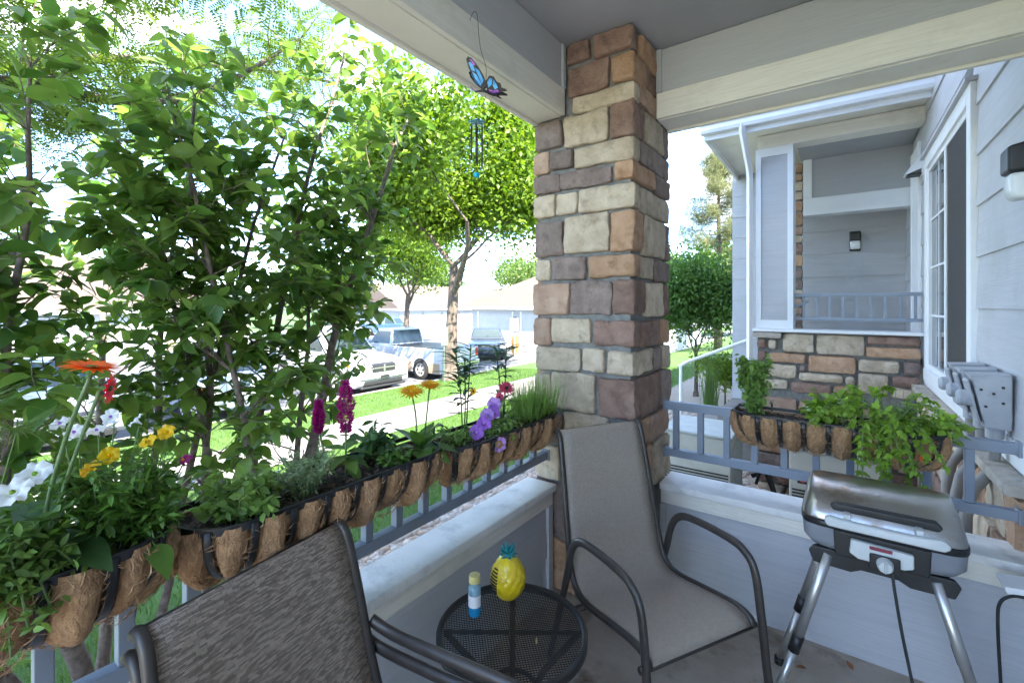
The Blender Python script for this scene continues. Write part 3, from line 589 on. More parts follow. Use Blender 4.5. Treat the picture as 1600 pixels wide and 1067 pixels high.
# ---------------------------------------------------------------- chairs
def fabric(name, c1, c2, stretch, scale, rough=.75):
    m = mk(name, c1, c2, scale, rough, bump=.6, bscale=scale, stretch=stretch, lo=.38, hi=.62); return m
M['sling_taupe'] = fabric('sling_taupe', (.42,.375,.32), (.48,.43,.37), (60, 60, 60), 6)
def weave(name, c1, c2, bw=.022, rh=.0042):
    m, n, l, b = new_mat(name); b.inputs['Roughness'].default_value = .75; t = n.new('ShaderNodeTexCoord'); sp = n.new('ShaderNodeSeparateXYZ'); l.new(t.outputs['Object'], sp.inputs[0])
    sb = n.new('ShaderNodeMath'); sb.operation = 'SUBTRACT'; l.new(sp.outputs['Z'], sb.inputs[0]); l.new(sp.outputs['Y'], sb.inputs[1]); cb = n.new('ShaderNodeCombineXYZ'); l.new(sp.outputs['X'], cb.inputs[0]); l.new(sb.outputs[0], cb.inputs[1])
    br = n.new('ShaderNodeTexBrick'); br.inputs['Scale'].default_value = 1; br.inputs['Brick Width'].default_value = bw; br.inputs['Row Height'].default_value = rh; br.inputs['Mortar Size'].default_value = .0005; br.inputs['Mortar Smooth'].default_value = .3; br.offset = .37; br.offset_frequency = 3; br.squash = .6; br.squash_frequency = 2
    br.inputs['Color1'].default_value = (*c1, 1); br.inputs['Color2'].default_value = (*c2, 1); br.inputs['Mortar'].default_value = (*[q*.35 for q in c1], 1); l.new(cb.outputs[0], br.inputs['Vector']); l.new(br.outputs['Color'], b.inputs['Base Color'])
    bp = n.new('ShaderNodeBump'); bp.inputs['Strength'].default_value = .5; bp.inputs['Distance'].default_value = .001; bp.invert = True; l.new(br.outputs['Fac'], bp.inputs['Height']); l.new(bp.outputs['Normal'], b.inputs['Normal']); return m
M['sling_taupe'] = weave('sling_taupe2', (.43,.36,.295), (.56,.475,.395), .007, .0032)
M['sling_brown'] = weave('sling_brown', (.17,.128,.095), (.45,.365,.29))
def make_chair(label, loc, rz, mat, H, armback, group=None):
    t = thing('patio_chair', label, 'chair', loc, rz, group, local=True); k = H/.97
    prof = spline([(0,.275,.385),(0,.262,.408),(0,.20,.42),(0,.05,.398),(0,-.08,.378),(0,-.155,.392),(0,-.20,.46),(0,-.245,.62*k),(0,-.285,.80*k),(0,-.318,.93*k),(0,-.345,.962*k),(0,-.36,.955*k)], 5)
    n = len(prof); v = []; f = []; nx = 8
    hw = lambda i: .235 if prof[i].z < .5 else .235-.018*(prof[i].z-.5)/.5
    for i, p in enumerate(prof):
        sag = .012*math.sin(math.pi*i/(n-1))
        for j in range(nx+1):
            u = -1+2*j/nx; d = (1-u*u)*sag; v.append((u*hw(i), p.y-d*(.3 if i < n/2 else 1), p.z-d*(1 if i < n/2 else .2)))
    for i in range(n-1):
        for j in range(nx): a = i*(nx+1)+j; f.append((a, a+1, a+nx+2, a+nx+1))
    s_ = MB().add(v, f).build('sling', mat, t, smooth=True); md = s_.modifiers.new('solid', 'SOLIDIFY'); md.thickness = .004; md.offset = 0
    for sx in (-1, 1):
        MB().tube([(sx*(hw(i)+.006), p.y, p.z) for i, p in enumerate(prof)], .0125, 8).build('side_rail', M['bronze'], t, smooth=True)
        x = sx*.278
        if armback: pts = [(x,.335,0),(x*.985,.31,.2),(x*.97,.285,.42),(x*.965,.26,.58),(x*.965,.215,.632),(x*.965,.15,.645),(x*.965,-.05,.648),(x*.96,-.2,.655),(x*.92,-.262,.68)]
        else: pts = [(x,.34,0),(x*.98,.315,.2),(x*.965,.29,.42),(x*.96,.265,.57),(x*.96,.22,.625),(x*.96,.15,.642),(x*.96,.0,.64),(x*.96,-.10,.62),(x*.96,-.155,.56),(x*.96,-.19,.44),(x*.97,-.25,.25),(x*.98,-.33,0)]
        MB().tube(spline(pts, 5), .0165, 10, flat=.75).build('arm', M['bronze'], t, smooth=True)
        if armback: MB().tube(spline([(x*.93,.1,.40),(x*.93,-.12,.36),(x*.95,-.22,.2),(x*.98,-.36,0)], 5), .0145, 8).build('leg', M['bronze'], t, smooth=True)
        MB().lathe([(.012,0),(.0195,.002),(.0195,.014),(.012,.016)], 10, (x, .34 if not armback else .335, 0)).build('foot', M['rubber'], t)
    for y, z in ((.262,.375),(-.13,.335)): MB().tube([(-.268,y,z),(.268,y,z)], .0125, 8).build('crossbar', M['bronze'], t, smooth=True)
    MB().tube([(-.222,-.358,.952*k),(.222,-.358,.952*k)], .0125, 8).build('crossbar', M['bronze'], t, smooth=True)
    return t
make_chair('taupe sling patio chair facing the camera in the column corner', (-.615, 1.80, 0), R(-90-30), M['sling_taupe'], 1.0, False)
make_chair('brown woven patio chair underneath another in the nearest stack', (-.725, .545, 0), R(-90+9.4), M['sling_brown'], .935, True, 'stacked brown chairs')
make_chair('brown woven patio chair on top of the nearest stack', (-.700, .549, .052), R(-90+9.4), M['sling_brown'], .935, True, 'stacked brown chairs')
# ---------------------------------------------------------------- round mesh side table
TX, TY, TZ, TR = -.905, 1.262, .455, .252
tb = thing('side_table', 'round black mesh top side table between the chairs', 'table', (TX, TY, 0), 0, local=True)
m = MB(); w = .0013; st = .0088; k = int(TR/st)
for d in (0, 1):
    for i in range(-k, k+1):
        o = i*st; h = math.sqrt(max(0, (TR-.012)**2-o*o)); ca, sa = math.cos(R(45+90*d)), math.sin(R(45+90*d))
        def q(a, b, z): return (a*ca-b*sa, a*sa+b*ca, z)
        z0, z1 = TZ-.0016-.0004*d, TZ+.0004-.0004*d
        m.hexa([q(-h,o-w,z0),q(h,o-w,z0),q(h,o+w,z0),q(-h,o+w,z0),q(-h,o-w,z1),q(h,o-w,z1),q(h,o+w,z1),q(-h,o+w,z1)])
mt_ = m.build('mesh_top', M['mesh_black'], tb); mt_['kind'] = 'stuff'
MB().lathe([(TR-.016,.0),(TR-.010,.006),(TR-.002,.007),(TR+.004,.002),(TR+.004,-.022),(TR-.001,-.028),(TR-.006,-.022),(TR-.008,-.004),(TR-.016,0)], 64, (0,0,TZ)).build('rim', M['mesh_black'], tb, auto=50)
for a in (35, 125, 215, 305):
    ca, sa = math.cos(R(a)), math.sin(R(a)); P = lambda r, z: (r*ca, r*sa, z)
    MB().tube(spline([P(.225,TZ-.015),P(.19,.40),P(.10,.30),P(.085,.22),P(.13,.10),P(.20,.012)], 5), .011, 8).build('leg', M['mesh_black'], tb, smooth=True)
    MB().tube([P(.01,TZ-.012), P(.235,TZ-.012)], .007, 6).build('support_bar', M['mesh_black'], tb)
MB().lathe([(.082,.24),(.094,.25),(.082,.26),(.074,.25),(.082,.24)], 28).build('leg_ring', M['mesh_black'], tb, smooth=True)
# pineapple lantern
M['pine_yellow'] = mk('pine_yellow', (.72,.50,.012), (.80,.60,.02), 25, .28, coat=.3, dirt=(.66,.42,.01), dscale=18); M['teal'] = plain('teal', (.02,.27,.28), .35)
pa = thing('pineapple_lantern', 'yellow ceramic pineapple lantern with teal crown on the table', 'lantern', (TX-.115, TY+.135, TZ+.001), 0, local=True)
v = []; f = []; nu, nv = 72, 40
def prad(t): return .066*max(0, math.sin(math.pi*(.10+.83*t)))**.62*(1.06-.16*t)
for j in range(nv+1):
    t_ = j/nv; z = .155*t_
    for i in range(nu):
        a = 2*math.pi*i/nu; dd = abs(math.sin(a*6+t_*11))*abs(math.sin(a*6-t_*11)); r = prad(t_)+.0045*(dd**.7)*math.sin(math.pi*min(1, t_*1.02)); v.append((r*math.cos(a), r*math.sin(a), z))
for j in range(nv):
    for i in range(nu): f.append((j*nu+i, j*nu+(i+1)%nu, (j+1)*nu+(i+1)%nu, (j+1)*nu+i))
f += [tuple(range(nu-1,-1,-1)), tuple(nv*nu+i for i in range(nu))]
MB().add(v, f).build('body', M['pine_yellow'], pa, smooth=True)
for i in range(9):
    z = .035+i*.0105; t_ = z/.155; r = prad(t_)+.0045; m = MB(); da = .30*math.sin(math.pi*(.22+.6*i/8)); a0 = R(252)
    pts = [((r)*math.cos(a0+da*u/4), r*math.sin(a0+da*u/4), z+.0) for u in range(-4, 5)]
    m.tube(pts, .0028, 6, flat=1).build('slot', M['black'], pa)
for ring, (n, el, L_) in enumerate(((8, 25, .034), (7, 48, .038), (5, 72, .040))):
    for i in range(n):
        a = 2*math.pi*(i+.5*ring)/n; d = Vector((math.cos(a)*math.cos(R(el)), math.sin(a)*math.cos(R(el)), math.sin(R(el))))
        o = MB().leaf((.006*math.cos(a),.006*math.sin(a),.150+.005*ring), d, (0,0,1), L_, .015, droop=.35, fold=.4).build('crown_leaf', M['teal'], pa, smooth=True); md = o.modifiers.new('s', 'SOLIDIFY'); md.thickness = .0025
MB().lathe([(.0,.146),(.017,.148),(.015,.158),(.0,.162)], 16).build('crown_base', M['teal'], pa, smooth=True)
# bubble bottle
bt = thing('bottle', 'clear blue plastic bottle with pale yellow cap on the table', 'bottle', (TX-.15, TY-.02, TZ+.001), 0, local=True)
def clearmat(name, c, tr):
    m, n, l, b = new_mat(name); b.inputs['Base Color'].default_value = (*c, 1); b.inputs['Roughness'].default_value = .12; b.inputs['Transmission Weight'].default_value = tr; b.inputs['IOR'].default_value = 1.3; return m
M['blue_clear'] = clearmat('blue_clear', (.45,.72,.85), .55); M['blue_liquid'] = clearmat('blue_liquid', (.03,.38,.68), .35)
MB().lathe([(0,.046),(.0225,.046),(.0225,.094),(.021,.102),(.0165,.110),(.0165,.116),(0,.116)], 28).build('bottle_body', M['blue_clear'], bt, auto=50)
MB().lathe([(0,0),(.019,0),(.0222,.004),(.0225,.012),(.0225,.0455),(0,.0455)], 28).build('liquid', M['blue_liquid'], bt, auto=50)
MB().lathe([(.0229,.035),(.0229,.075),(.0226,.0752),(.0226,.0348),(.0229,.035)], 28, a0=R(150), a1=R(380)).build('label_sheet', M['white'], bt)
MB().lathe([(0,.142),(.0185,.142),(.0198,.139),(.0198,.1165),(.0,.1165)], 28).build('cap', plain('cap_yellow', (.62,.53,.20), .45), bt, auto=50)
MB().lathe([(0,0),(.0035,.001),(.002,.018),(0,.019)], 6).build('twig', plain('straw', (.5,.42,.2)), thing('leaf_litter', 'tiny straw scrap lying on the mesh table top', 'litter', (TX+.105, TY-.01, TZ+.002), R(40), local=True))
# ---------------------------------------------------------------- electric grill
def ringloft(rings, n=40):
    m = MB(); v = []; f = []
    for (cx, cy, hx, hy, z, e) in rings:
        for i in range(n):
            a = 2*math.pi*i/n; ca, sa = math.cos(a), math.sin(a); v.append((cx+hx*math.copysign(abs(ca)**(2/e), ca), cy+hy*math.copysign(abs(sa)**(2/e), sa), z))
    for k in range(len(rings)-1):
        for i in range(n): f.append((k*n+i, k*n+(i+1)%n, (k+1)*n+(i+1)%n, (k+1)*n+i))
    f += [tuple(range(n-1,-1,-1)), tuple((len(rings)-1)*n+i for i in range(n))]; return m.add(v, f)
gx, gy = .115, 2.15
gr = thing('electric_grill', 'small electric grill with steel lid on splayed silver legs', 'grill', (gx, gy, 0), 0)
ld = ringloft([(gx,gy,.226,.165,.786,7),(gx,gy,.226,.165,.795,7),(gx,gy+.003,.223,.160,.813,6),(gx,gy+.006,.217,.146,.84,6),(gx,gy+.01,.210,.122,.865,6),(gx,gy+.012,.204,.09,.884,6),(gx,gy+.012,.20,.05,.895,6),(gx,gy+.012,.195,.015,.898,6)], 64).build('lid', M['steel'], gr, auto=60)
MB().prism([(gx-.13,.826),(gx+.15,.826),(gx+.16,.838),(gx+.145,.852),(gx-.125,.852),(gx-.14,.84)], gy-.155, gy-.12).build('handle_recess', M['black'], ld, bevel=.004)
MB().prism([(gx-.155,.797),(gx-.145,.786),(gx+.155,.786),(gx+.17,.797),(gx+.17,.812),(gx+.15,.822),(gx+.09,.815),(gx-.08,.815),(gx-.14,.822),(gx-.155,.815)], gy-.215, gy-.19).build('handle', M['grill_light'], ld, bevel=.007)
for dx in (-.09, .10): MB().box(gx+dx-.01, gx+dx+.01, gy-.1895, gy-.14, .80, .83).build('handle_mount', M['grill_light'], ld, bevel=.003)
ringloft([(gx,gy,.228,.167,.762,7),(gx,gy,.230,.169,.767,7),(gx,gy,.230,.169,.782,7),(gx,gy,.226,.165,.7855,7)], 64).build('seam_band', M['black'], gr, auto=50)
bs = ringloft([(gx,gy,.17,.12,.672,5),(gx,gy,.205,.145,.682,6),(gx,gy,.223,.162,.71,7),(gx,gy,.227,.166,.7615,7)], 64).build('base', M['grill_grey'], gr, auto=50)
MB().prism([(gx-.125,.676),(gx+.125,.676),(gx+.13,.763),(gx-.13,.763)], gy-.172, gy-.11).build('front_panel', M['black'], gr, bevel=.004)
cp_ = MB().prism([(gx-.085,.705),(gx-.06,.69),(gx+.06,.69),(gx+.085,.70),(gx+.085,.745),(gx-.08,.752)], gy-.195, gy-.173).build('control_panel', M['grill_light'], gr, bevel=.005)
MB().box(gx-.03, gx+.05, gy-.205, gy-.1955, .672, .725).build('control_box', M['black'], gr, bevel=.004)
MB().lathe([(0,-.026),(.017,-.026),(.021,-.02),(.023,0)], 20, (gx+.01, gy-.2052, .70), 'y').build('knob', M['grill_light'], gr, auto=40)
MB().box(gx+.007, gx+.013, gy-.240, gy-.2285, .684, .716).build('knob_grip', M['grill_light'], gr, bevel=.002)
ringloft([(gx+.0,gy-.1965,.030,.0015,.735,3),(gx+.0,gy-.1965,.030,.0015,.746,3)], 20).build('emblem', plain('emblem', (.20,.03,.05), .4), cp_)
MB().prism([(gx-.19,.675),(gx+.19,.675),(gx+.205,.655),(gx+.19,.615),(gx+.08,.612),(gx+.05,.628),(gx-.05,.628),(gx-.08,.612),(gx-.19,.615),(gx-.205,.655)], gy-.14, gy-.122).build('bracket', M['black'], gr, bevel=.004)
MB().prism([(gx-.19,.67),(gx+.19,.67),(gx+.19,.62),(gx-.19,.62)], gy+.11, gy+.128).build('bracket', M['black'], gr, bevel=.004)
MB().box(gx-.18, gx+.18, gy-.121, gy+.109, .655, .671).build('tray', M['black'], gr)
for s_ in (-1, 1):
    for fy in (-1, 1):
        a = Vector((gx+s_*.145, gy-.131 if fy < 0 else gy+.119, .655)); b = Vector((gx+s_*.325, gy-.131+(-.02 if fy < 0 else .27), 0)); mid = a.lerp(b, .52); m2 = a.lerp(b, .60)
        lg = MB().tube([a, mid], .0165, 12).build('leg', M['alu'], gr, smooth=True)
        MB().tube([mid-(b-a)*.02, m2], .0195, 12).build('collar', M['black'], lg, smooth=True); MB().tube([m2, b+Vector((0,0,.02))], .0135, 12).build('lower_tube', M['alu'], lg, smooth=True)
        MB().tube([b+Vector((0,0,.03)), b], .018, 12).build('foot', M['black'], lg, smooth=True)
MB().tube(spline([(gx+.03,gy-.2,.68),(gx+.035,gy-.21,.62),(gx+.06,gy-.22,.45),(gx+.10,gy-.24,.25),(gx+.16,gy-.26,.10),(gx+.20,gy-.25,.01),(gx+.27,gy-.15,.008),(.42,gy-.05,.008)], 6), .0048, 8).build('cord', M['rubber'], gr, smooth=True)
# outlet with in-use cover and a black cord
ou = thing('outlet_box', 'white weatherproof outlet with raised cover at the right edge', 'outlet', (.60, 2.36, .5), 0)
MB().box(.575, .6015, 2.31, 2.41, .44, .58).build('box', M['white'], ou, bevel=.004); MB().prism([(.60,.585),(.475,.572),(.475,.556),(.482,.548),(.60,.572)], 2.305, 2.415).build('cover', M['white'], ou, bevel=.003)
cd = thing('power_cord', 'black power cord hanging from the white outlet', 'cord', (.56, 2.33, 0))
MB().box(.535, .574, 2.335, 2.365, .515, .545).build('plug', M['rubber'], cd, bevel=.006)
MB().tube(spline([(.54,2.35,.53),(.50,2.34,.53),(.468,2.33,.50),(.462,2.33,.42),(.47,2.33,.2),(.475,2.32,.06),(.50,2.25,.008),(.54,2.0,.008)], 6), .0052, 8).build('cable', M['rubber'], cd, smooth=True)
# ---------------------------------------------------------------- butterfly wind chime
hx, hy, hz = -1.155, 1.375, 0
ch = thing('wind_chime', 'metal butterfly wind chime with dark tubes and turquoise beads', 'wind chime', (hx, hy, 2.70))
B = Vector((hx+.02, hy+.03, 2.42))
wire = MB().tube(spline([(hx-.038,hy,2.69),(hx-.02,hy,2.715),(hx,hy,2.70),(hx+.004,hy+.005,2.62),(hx+.01,hy+.012,2.56),(B.x,B.y,2.50),(B.x,B.y,2.44)], 6), .0011, 5).build('wire', M['black'], ch)
M['w_blue'] = mk('w_blue', (.03,.22,.55), (.10,.42,.72), 30, .3, metal=.3); M['w_purple'] = mk('w_purple', (.22,.06,.40), (.42,.14,.55), 30, .3, metal=.3); M['chime_blue'] = plain('chime_blue', (.10,.30,.40), .3, .5); M['bead'] = clearmat('bead', (.02,.50,.65), .4)
# wing outlines in a plane (u = towards tail, w = up)
WF = [(-.012,.0),(-.040,.030),(-.062,.066),(-.070,.096),(-.064,.106),(-.050,.102),(-.028,.080),(-.008,.05),(.006,.02)]
WH = [(.0,.03),(.014,.052),(.03,.050),(.042,.034),(.056,.030),(.060,.016),(.082,.012),(.062,.004),(.084,-.010),(.056,-.012),(.03,-.018),(.006,-.012)]
CF = [[(-.020,.012),(-.040,.036),(-.050,.058),(-.034,.050),(-.016,.022)],[(-.052,.062),(-.062,.084),(-.056,.090),(-.044,.078),(-.038,.058)],[(-.014,.020),(-.030,.052),(-.040,.072),(-.024,.064),(-.008,.034)],[(-.050,.090),(-.058,.098),(-.050,.097),(-.036,.082),(-.044,.078)]]
CH = [[(.006,.028),(.016,.044),(.026,.042),(.022,.022),(.010,.010)],[(.026,.020),(.030,.040),(.040,.026),(.046,.014),(.034,.006)],[(.012,.004),(.030,.002),(.046,.008),(.050,-.004),(.03,-.012),(.012,-.008)]]
bu = MB().tube([B+Vector((-.035,-.025,-.018)), B+Vector((-.01,-.006,-.012)), B+Vector((.03,.02,-.03)), B+Vector((.05,.035,-.045))], [.003,.006,.0055,.002], 8).build('butterfly_body', M['black'], ch, smooth=True)
ax = Vector((.80,.57,-.12)).normalized()
for sd_ in (-1, 1):
    side = Vector((-.57,.80,0))*sd_; upv = (Vector((0,0,1))*.86+side*.50).normalized(); nrm = ax.cross(upv).normalized()
    def P3(u, w, e): return B+ax*(u*1.05)+upv*(w*1.05)+nrm*e+Vector((0,0,-.012))
    for outl, cells, nm in ((WF, CF, 'forewing'), (WH, CH, 'hindwing')):
        k = len(outl); m = MB(); m.add([P3(u,w,-.0006) for u, w in outl]+[P3(u,w,.0006) for u, w in outl], [tuple(range(k)), tuple(range(2*k-1,k-1,-1))]+[(i,(i+1)%k,k+(i+1)%k,k+i) for i in range(k)])
        wing = m.build(nm, M['black'], ch)
        for ci, cell in enumerate(cells):
            k = len(cell); m = MB(); m.add([P3(u,w,-.0016) for u, w in cell]+[P3(u,w,.0016) for u, w in cell], [tuple(range(k)), tuple(range(2*k-1,k-1,-1))]+[(i,(i+1)%k,k+(i+1)%k,k+i) for i in range(k)])
            m.build('wing_cell', M['w_purple'] if (ci == 3 and nm == 'forewing') or (nm == 'hindwing' and ci == 2) else M['w_blue'], wing)
for s_ in (-1, 1): MB().tube([B+Vector((-.035,-.025,-.016)), B+Vector((-.05-.01*s_,-.035+.012*s_,-.004))], .0012, 5).build('antenna', M['w_purple'], ch)
Cc = Vector((hx-.002, hy+.0, 2.275)); MB().tube([B+Vector((0,0,-.03)), Cc], .0008, 4).build('thread', M['black'], ch)
for i in range(5):
    a = 2*math.pi*i/5+.3; o = MB().leaf(Cc, (math.cos(a), math.sin(a), .12), (0,0,1), .036, .03, droop=.15, fold=.15).build('flower_petal', M['chime_blue'], ch, smooth=True); md = o.modifiers.new('s', 'SOLIDIFY'); md.thickness = .002
for i in range(4):
    a = 2*math.pi*i/4+.6; q = Cc+Vector((math.cos(a)*.021, math.sin(a)*.021, 0)); L_ = (.165,.15,.135,.155)[i]
    MB().tube([q+Vector((0,0,-.012)), q+Vector((0,0,-.012-L_))], .0034, 8).build('chime_tube', M['bronze'], ch, smooth=True); MB().tube([q, q+Vector((0,0,-.012))], .0006, 4).build('thread', M['black'], ch)
MB().tube([Cc, Cc+Vector((0,0,-.2))], .0006, 4).build('thread', M['black'], ch)
for dz, r in ((.06,.005),(.078,.007),(.097,.006),(.115,.007),(.132,.004),(.205,.0125)): MB().lathe([(0,r),(r*.6,r*.75),(r,0),(r*.75,-r*.66),(0,-r)], 12, tuple(Cc+Vector((0,0,-dz)))).build('bead', M['bead'], ch, smooth=True)
# ---------------------------------------------------------------- vehicles
M['car_white'] = plain('car_white', (.48,.49,.50), .25, 0, .6); M['car_silver'] = plain('car_silver', (.46,.48,.50), .28, .35, .6); M['car_dark'] = plain('car_dark', (.035,.045,.055), .25, .1, .6); M['car_blue'] = plain('car_blue', (.05,.10,.19), .3, .1, .6); M['car_tan'] = plain('car_tan', (.36,.27,.18), .4, 0, .3)
M['car_glass'] = plain('car_glass', (.03,.045,.045), .05); M['tyre'] = plain('tyre', (.018,.018,.018), .8); M['rim'] = plain('rim', (.55,.54,.51), .35, .5); M['lamp_clear'] = plain('lamp_clear', (.55,.57,.58), .12); M['lamp_red'] = plain('lamp_red', (.5,.012,.01), .2); M['lamp_amber'] = plain('lamp_amber', (.65,.20,.03), .25); M['grille'] = plain('grille', (.025,.025,.027), .35); M['chrome'] = plain('chrome', (.6,.6,.6), .15, .9)
def arch(cx, r, z0, n=9): return [(cx-r*math.cos(math.pi*i/n), max(z0, .34+r*math.sin(math.pi*i/n))) for i in range(n+1)]
def vehicle(name, label, cat, loc, rz, paint, L, hw, top, cab, roof, axles, wr=.36, lower=None, kind='car'):
    """top: list of (x, z) along the upper body edge from rear to front; cab: (rear base, rear roof, front roof, front base, base z)"""
    t = thing(name, label, cat, loc, rz, local=True); zb = .27
    low = [(axles[0]-wr-.08, zb)]; prof = [(-L/2+.03, zb+.14)]
    bottom = []
    for a in axles: bottom += [(a-(wr+.05), zb)]+arch(a, wr+.05, zb)[1:-1]+[(a+(wr+.05), zb)]
    poly = [(-L/2, zb+.2), (-L/2+.06, zb)]+bottom+[(L/2-.1, zb), (L/2, zb+.12)]+[(x, z) for x, z in reversed(top)]
    MB().prism(poly, -hw, hw, 'y').build('body', paint, t, bevel=.05, seg=3)
    if lower: MB().box(-L/2+.15, axles[0]-wr-.06, -hw-.006, hw+.006, zb+.02, zb+.36).box(axles[0]+wr+.06, axles[1]-wr-.06, -hw-.006, hw+.006, zb+.02, zb+.36).build('lower_panel', lower, t)
    r0, r1, f1, f0, cz = cab; wb, wt = hw-.07, hw-.22; zi = cz-.03
    gh = MB().hexa([(r0,-wb,zi),(f0,-wb,zi),(f0,wb,zi),(r0,wb,zi),(r1,-wt,roof),(f1,-wt,roof),(f1,wt,roof),(r1,wt,roof)]).build('cabin', paint, t, bevel=.05, seg=3)
    def lerp3(a, b, u): return Vector(a).lerp(Vector(b), u)
    for s_ in (-1, 1):
        A, B_, C_, D = Vector((r0,s_*wb,zi)), Vector((f0,s_*wb,zi)), Vector((f1,s_*wt,roof)), Vector((r1,s_*wt,roof))
        nrm = Vector((0, s_*1.0, .25)).normalized()*.012
        npan = 2 if f1-r1 > .9 else 1
        if kind == 'suv': npan = 3
        for k in range(npan):
            u0, u1 = .06+.90*k/npan, .06+.90*(k+1)/npan-.035
            q = [lerp3(lerp3(A,B_,u), lerp3(D,C_,u), w) for u, w in ((u0,.18),(u1,.18),(u1,.86),(u0,.86))]
            MB().add([p+nrm for p in q]+[p-nrm for p in q], [(0,1,2,3),(7,6,5,4),(0,4,5,1),(1,5,6,2),(2,6,7,3),(3,7,4,0)]).build('side_window', M['car_glass'], gh)
    for (xa, xb, s_) in ((f0, f1, 1), (r0, r1, -1)):
        q = [lerp3(lerp3((xa,-wb,zi),(xa,wb,zi),u), lerp3((xb,-wt,roof),(xb,wt,roof),u), w) for u, w in ((.06,.16),(.94,.16),(.94,.9),(.06,.9))]; nrm = Vector((s_*.8,0,.5)).normalized()*.012
        MB().add([p+nrm for p in q]+[p-nrm for p in q], [(0,1,2,3),(7,6,5,4),(0,4,5,1),(1,5,6,2),(2,6,7,3),(3,7,4,0)]).build('windshield' if s_ > 0 else 'rear_window', M['car_glass'], gh)
    for a in axles:
        for s_ in (-1, 1):
            c = (a, s_*(hw-.10), wr)
            w_ = MB().lathe([(wr*.62,-.10),(wr*.9,-.105),(wr,-.08),(wr,.08),(wr*.9,.105),(wr*.62,.10)], 28, c, 'y').build('wheel', M['tyre'], t, auto=40)
            e = s_*.085; m = MB().lathe([(0,e+.0),(wr*.18,e+s_*.012),(wr*.5,e-s_*.02),(wr*.60,e+s_*.012),(wr*.64,e+s_*.012),(wr*.64,-e)], 28, c, 'y').build('hub', M['rim'], w_, auto=40)
            for k in range(6):
                an = k*math.pi/3; MB().lathe([(0,s_*.006),(.035,s_*.006),(.036,0)], 10, (a+math.cos(an)*wr*.38, c[1]+e+s_*.001, wr+math.sin(an)*wr*.38), 'y').build('rim_hole', M['tyre'], w_)
    return t
def lamps(t, x, hw, z, mat, w=.3, h=.14, nm='headlight', dx=.03):
    for s_ in (-1, 1): MB().box(min(x, x-dx*4*math.copysign(1, x)), max(x, x-dx*4*math.copysign(1, x)), s_*(hw-w/2)-w/2, s_*(hw-w/2)+w/2+.0, z-h/2, z+h/2).build(nm, mat, t, bevel=.025)
def mirror(t, x, hw, z, mat):
    for s_ in (-1, 1): MB().box(x-.06, x+.06, s_*(hw+.09)-.09, s_*(hw+.09)+.09, z-.06, z+.07).build('mirror', mat, t, bevel=.03)
KX = -10.95
zr = gz(-13)+.01
# white SUV, nose to the kerb
t = vehicle('parked_suv', 'white SUV with dark crosshair grille parked nose to the kerb', 'car', (KX-2.5, 8.75, zr), 0, M['car_white'], 5.0, .95, [(-2.5,.95),(-2.48,1.12),(-1.0,1.14),(.95,1.12),(1.9,1.04),(2.36,.95),(2.5,.78)], (-2.4,-2.05,.35,1.1,1.12), 1.78, (-1.5, 1.55), .39, kind='suv')
for s_ in (-1, 1):
    hl = MB().prism([(2.05,.90),(2.515,.83),(2.52,.98-.1),(2.40,1.0),(2.1,1.0)], s_*.66-.24, s_*.66+.295*1, 'y') if s_ > 0 else MB().prism([(2.05,.90),(2.515,.83),(2.52,.88),(2.40,1.0),(2.1,1.0)], -.957, -.42, 'y')
    hl.build('headlight', M['lamp_clear'], t, bevel=.02); MB().prism([(2.0,.88),(2.2,.85),(2.2,.98),(2.05,.98)], s_*.94-.02, s_*.94+.02, 'y').build('turn_signal', M['lamp_amber'], t, bevel=.01)
gr_ = MB().prism([(2.40,.70),(2.525,.68),(2.525,.90),(2.40,.95)], -.42, .42, 'y').build('grille', M['grille'], t, bevel=.02)
MB().box(2.515, 2.54, -.42, .42, .79, .825).box(2.515, 2.541, -.03, .03, .69, .90).build('grille_bar', M['chrome'], gr_)
MB().box(2.42, 2.52, -.7, .7, .33, .47).build('lower_grille', M['grille'], t, bevel=.03); MB().box(2.40, 2.56, -.88, .88, .50, .66).build('bumper', M['car_white'], t, bevel=.05); MB().box(2.42, 2.535, -.80, .80, .24, .31).build('skid_lip', M['grille'], t, bevel=.02)
MB().box(2.555, 2.565, -.16, .16, .50, .60).build('plate', M['grille'], t); mirror(t, .85, .95, 1.18, M['car_white'])
# pickup backed in: tail toward the kerb
t = vehicle('pickup_truck', 'old white pickup with tan lower panels behind the leafy tree', 'truck', (KX-2.6, 12.1, zr), math.pi, M['car_white'], 5.3, .94, [(-2.65,1.08),(-2.64,1.13),(.1,1.13),(.12,1.10),(1.3,1.08),(2.45,1.02),(2.65,.9)], (.12,.22,1.0,1.55,1.1), 1.74, (-1.55, 1.75), .37, M['car_tan'], 'truck')
lamps(t, -2.66, .93, .93, M['lamp_red'], .16, .30, 'taillight', .02); MB().box(-2.75, -2.655, -.9, .9, .50, .66).build('rear_bumper', M['chrome'], t, bevel=.02); MB().box(-2.665, -2.64, -.72, .72, .72, 1.08).build('tailgate', M['car_white'], t, bevel=.01)
MB().box(-2.55, .05, -.86, .86, 1.125, 1.15).build('bed_cover', M['grille'], t); lamps(t, 2.66, .93, .85, M['lamp_clear'], .3, .2); mirror(t, 1.2, .94, 1.22, M['car_white'])
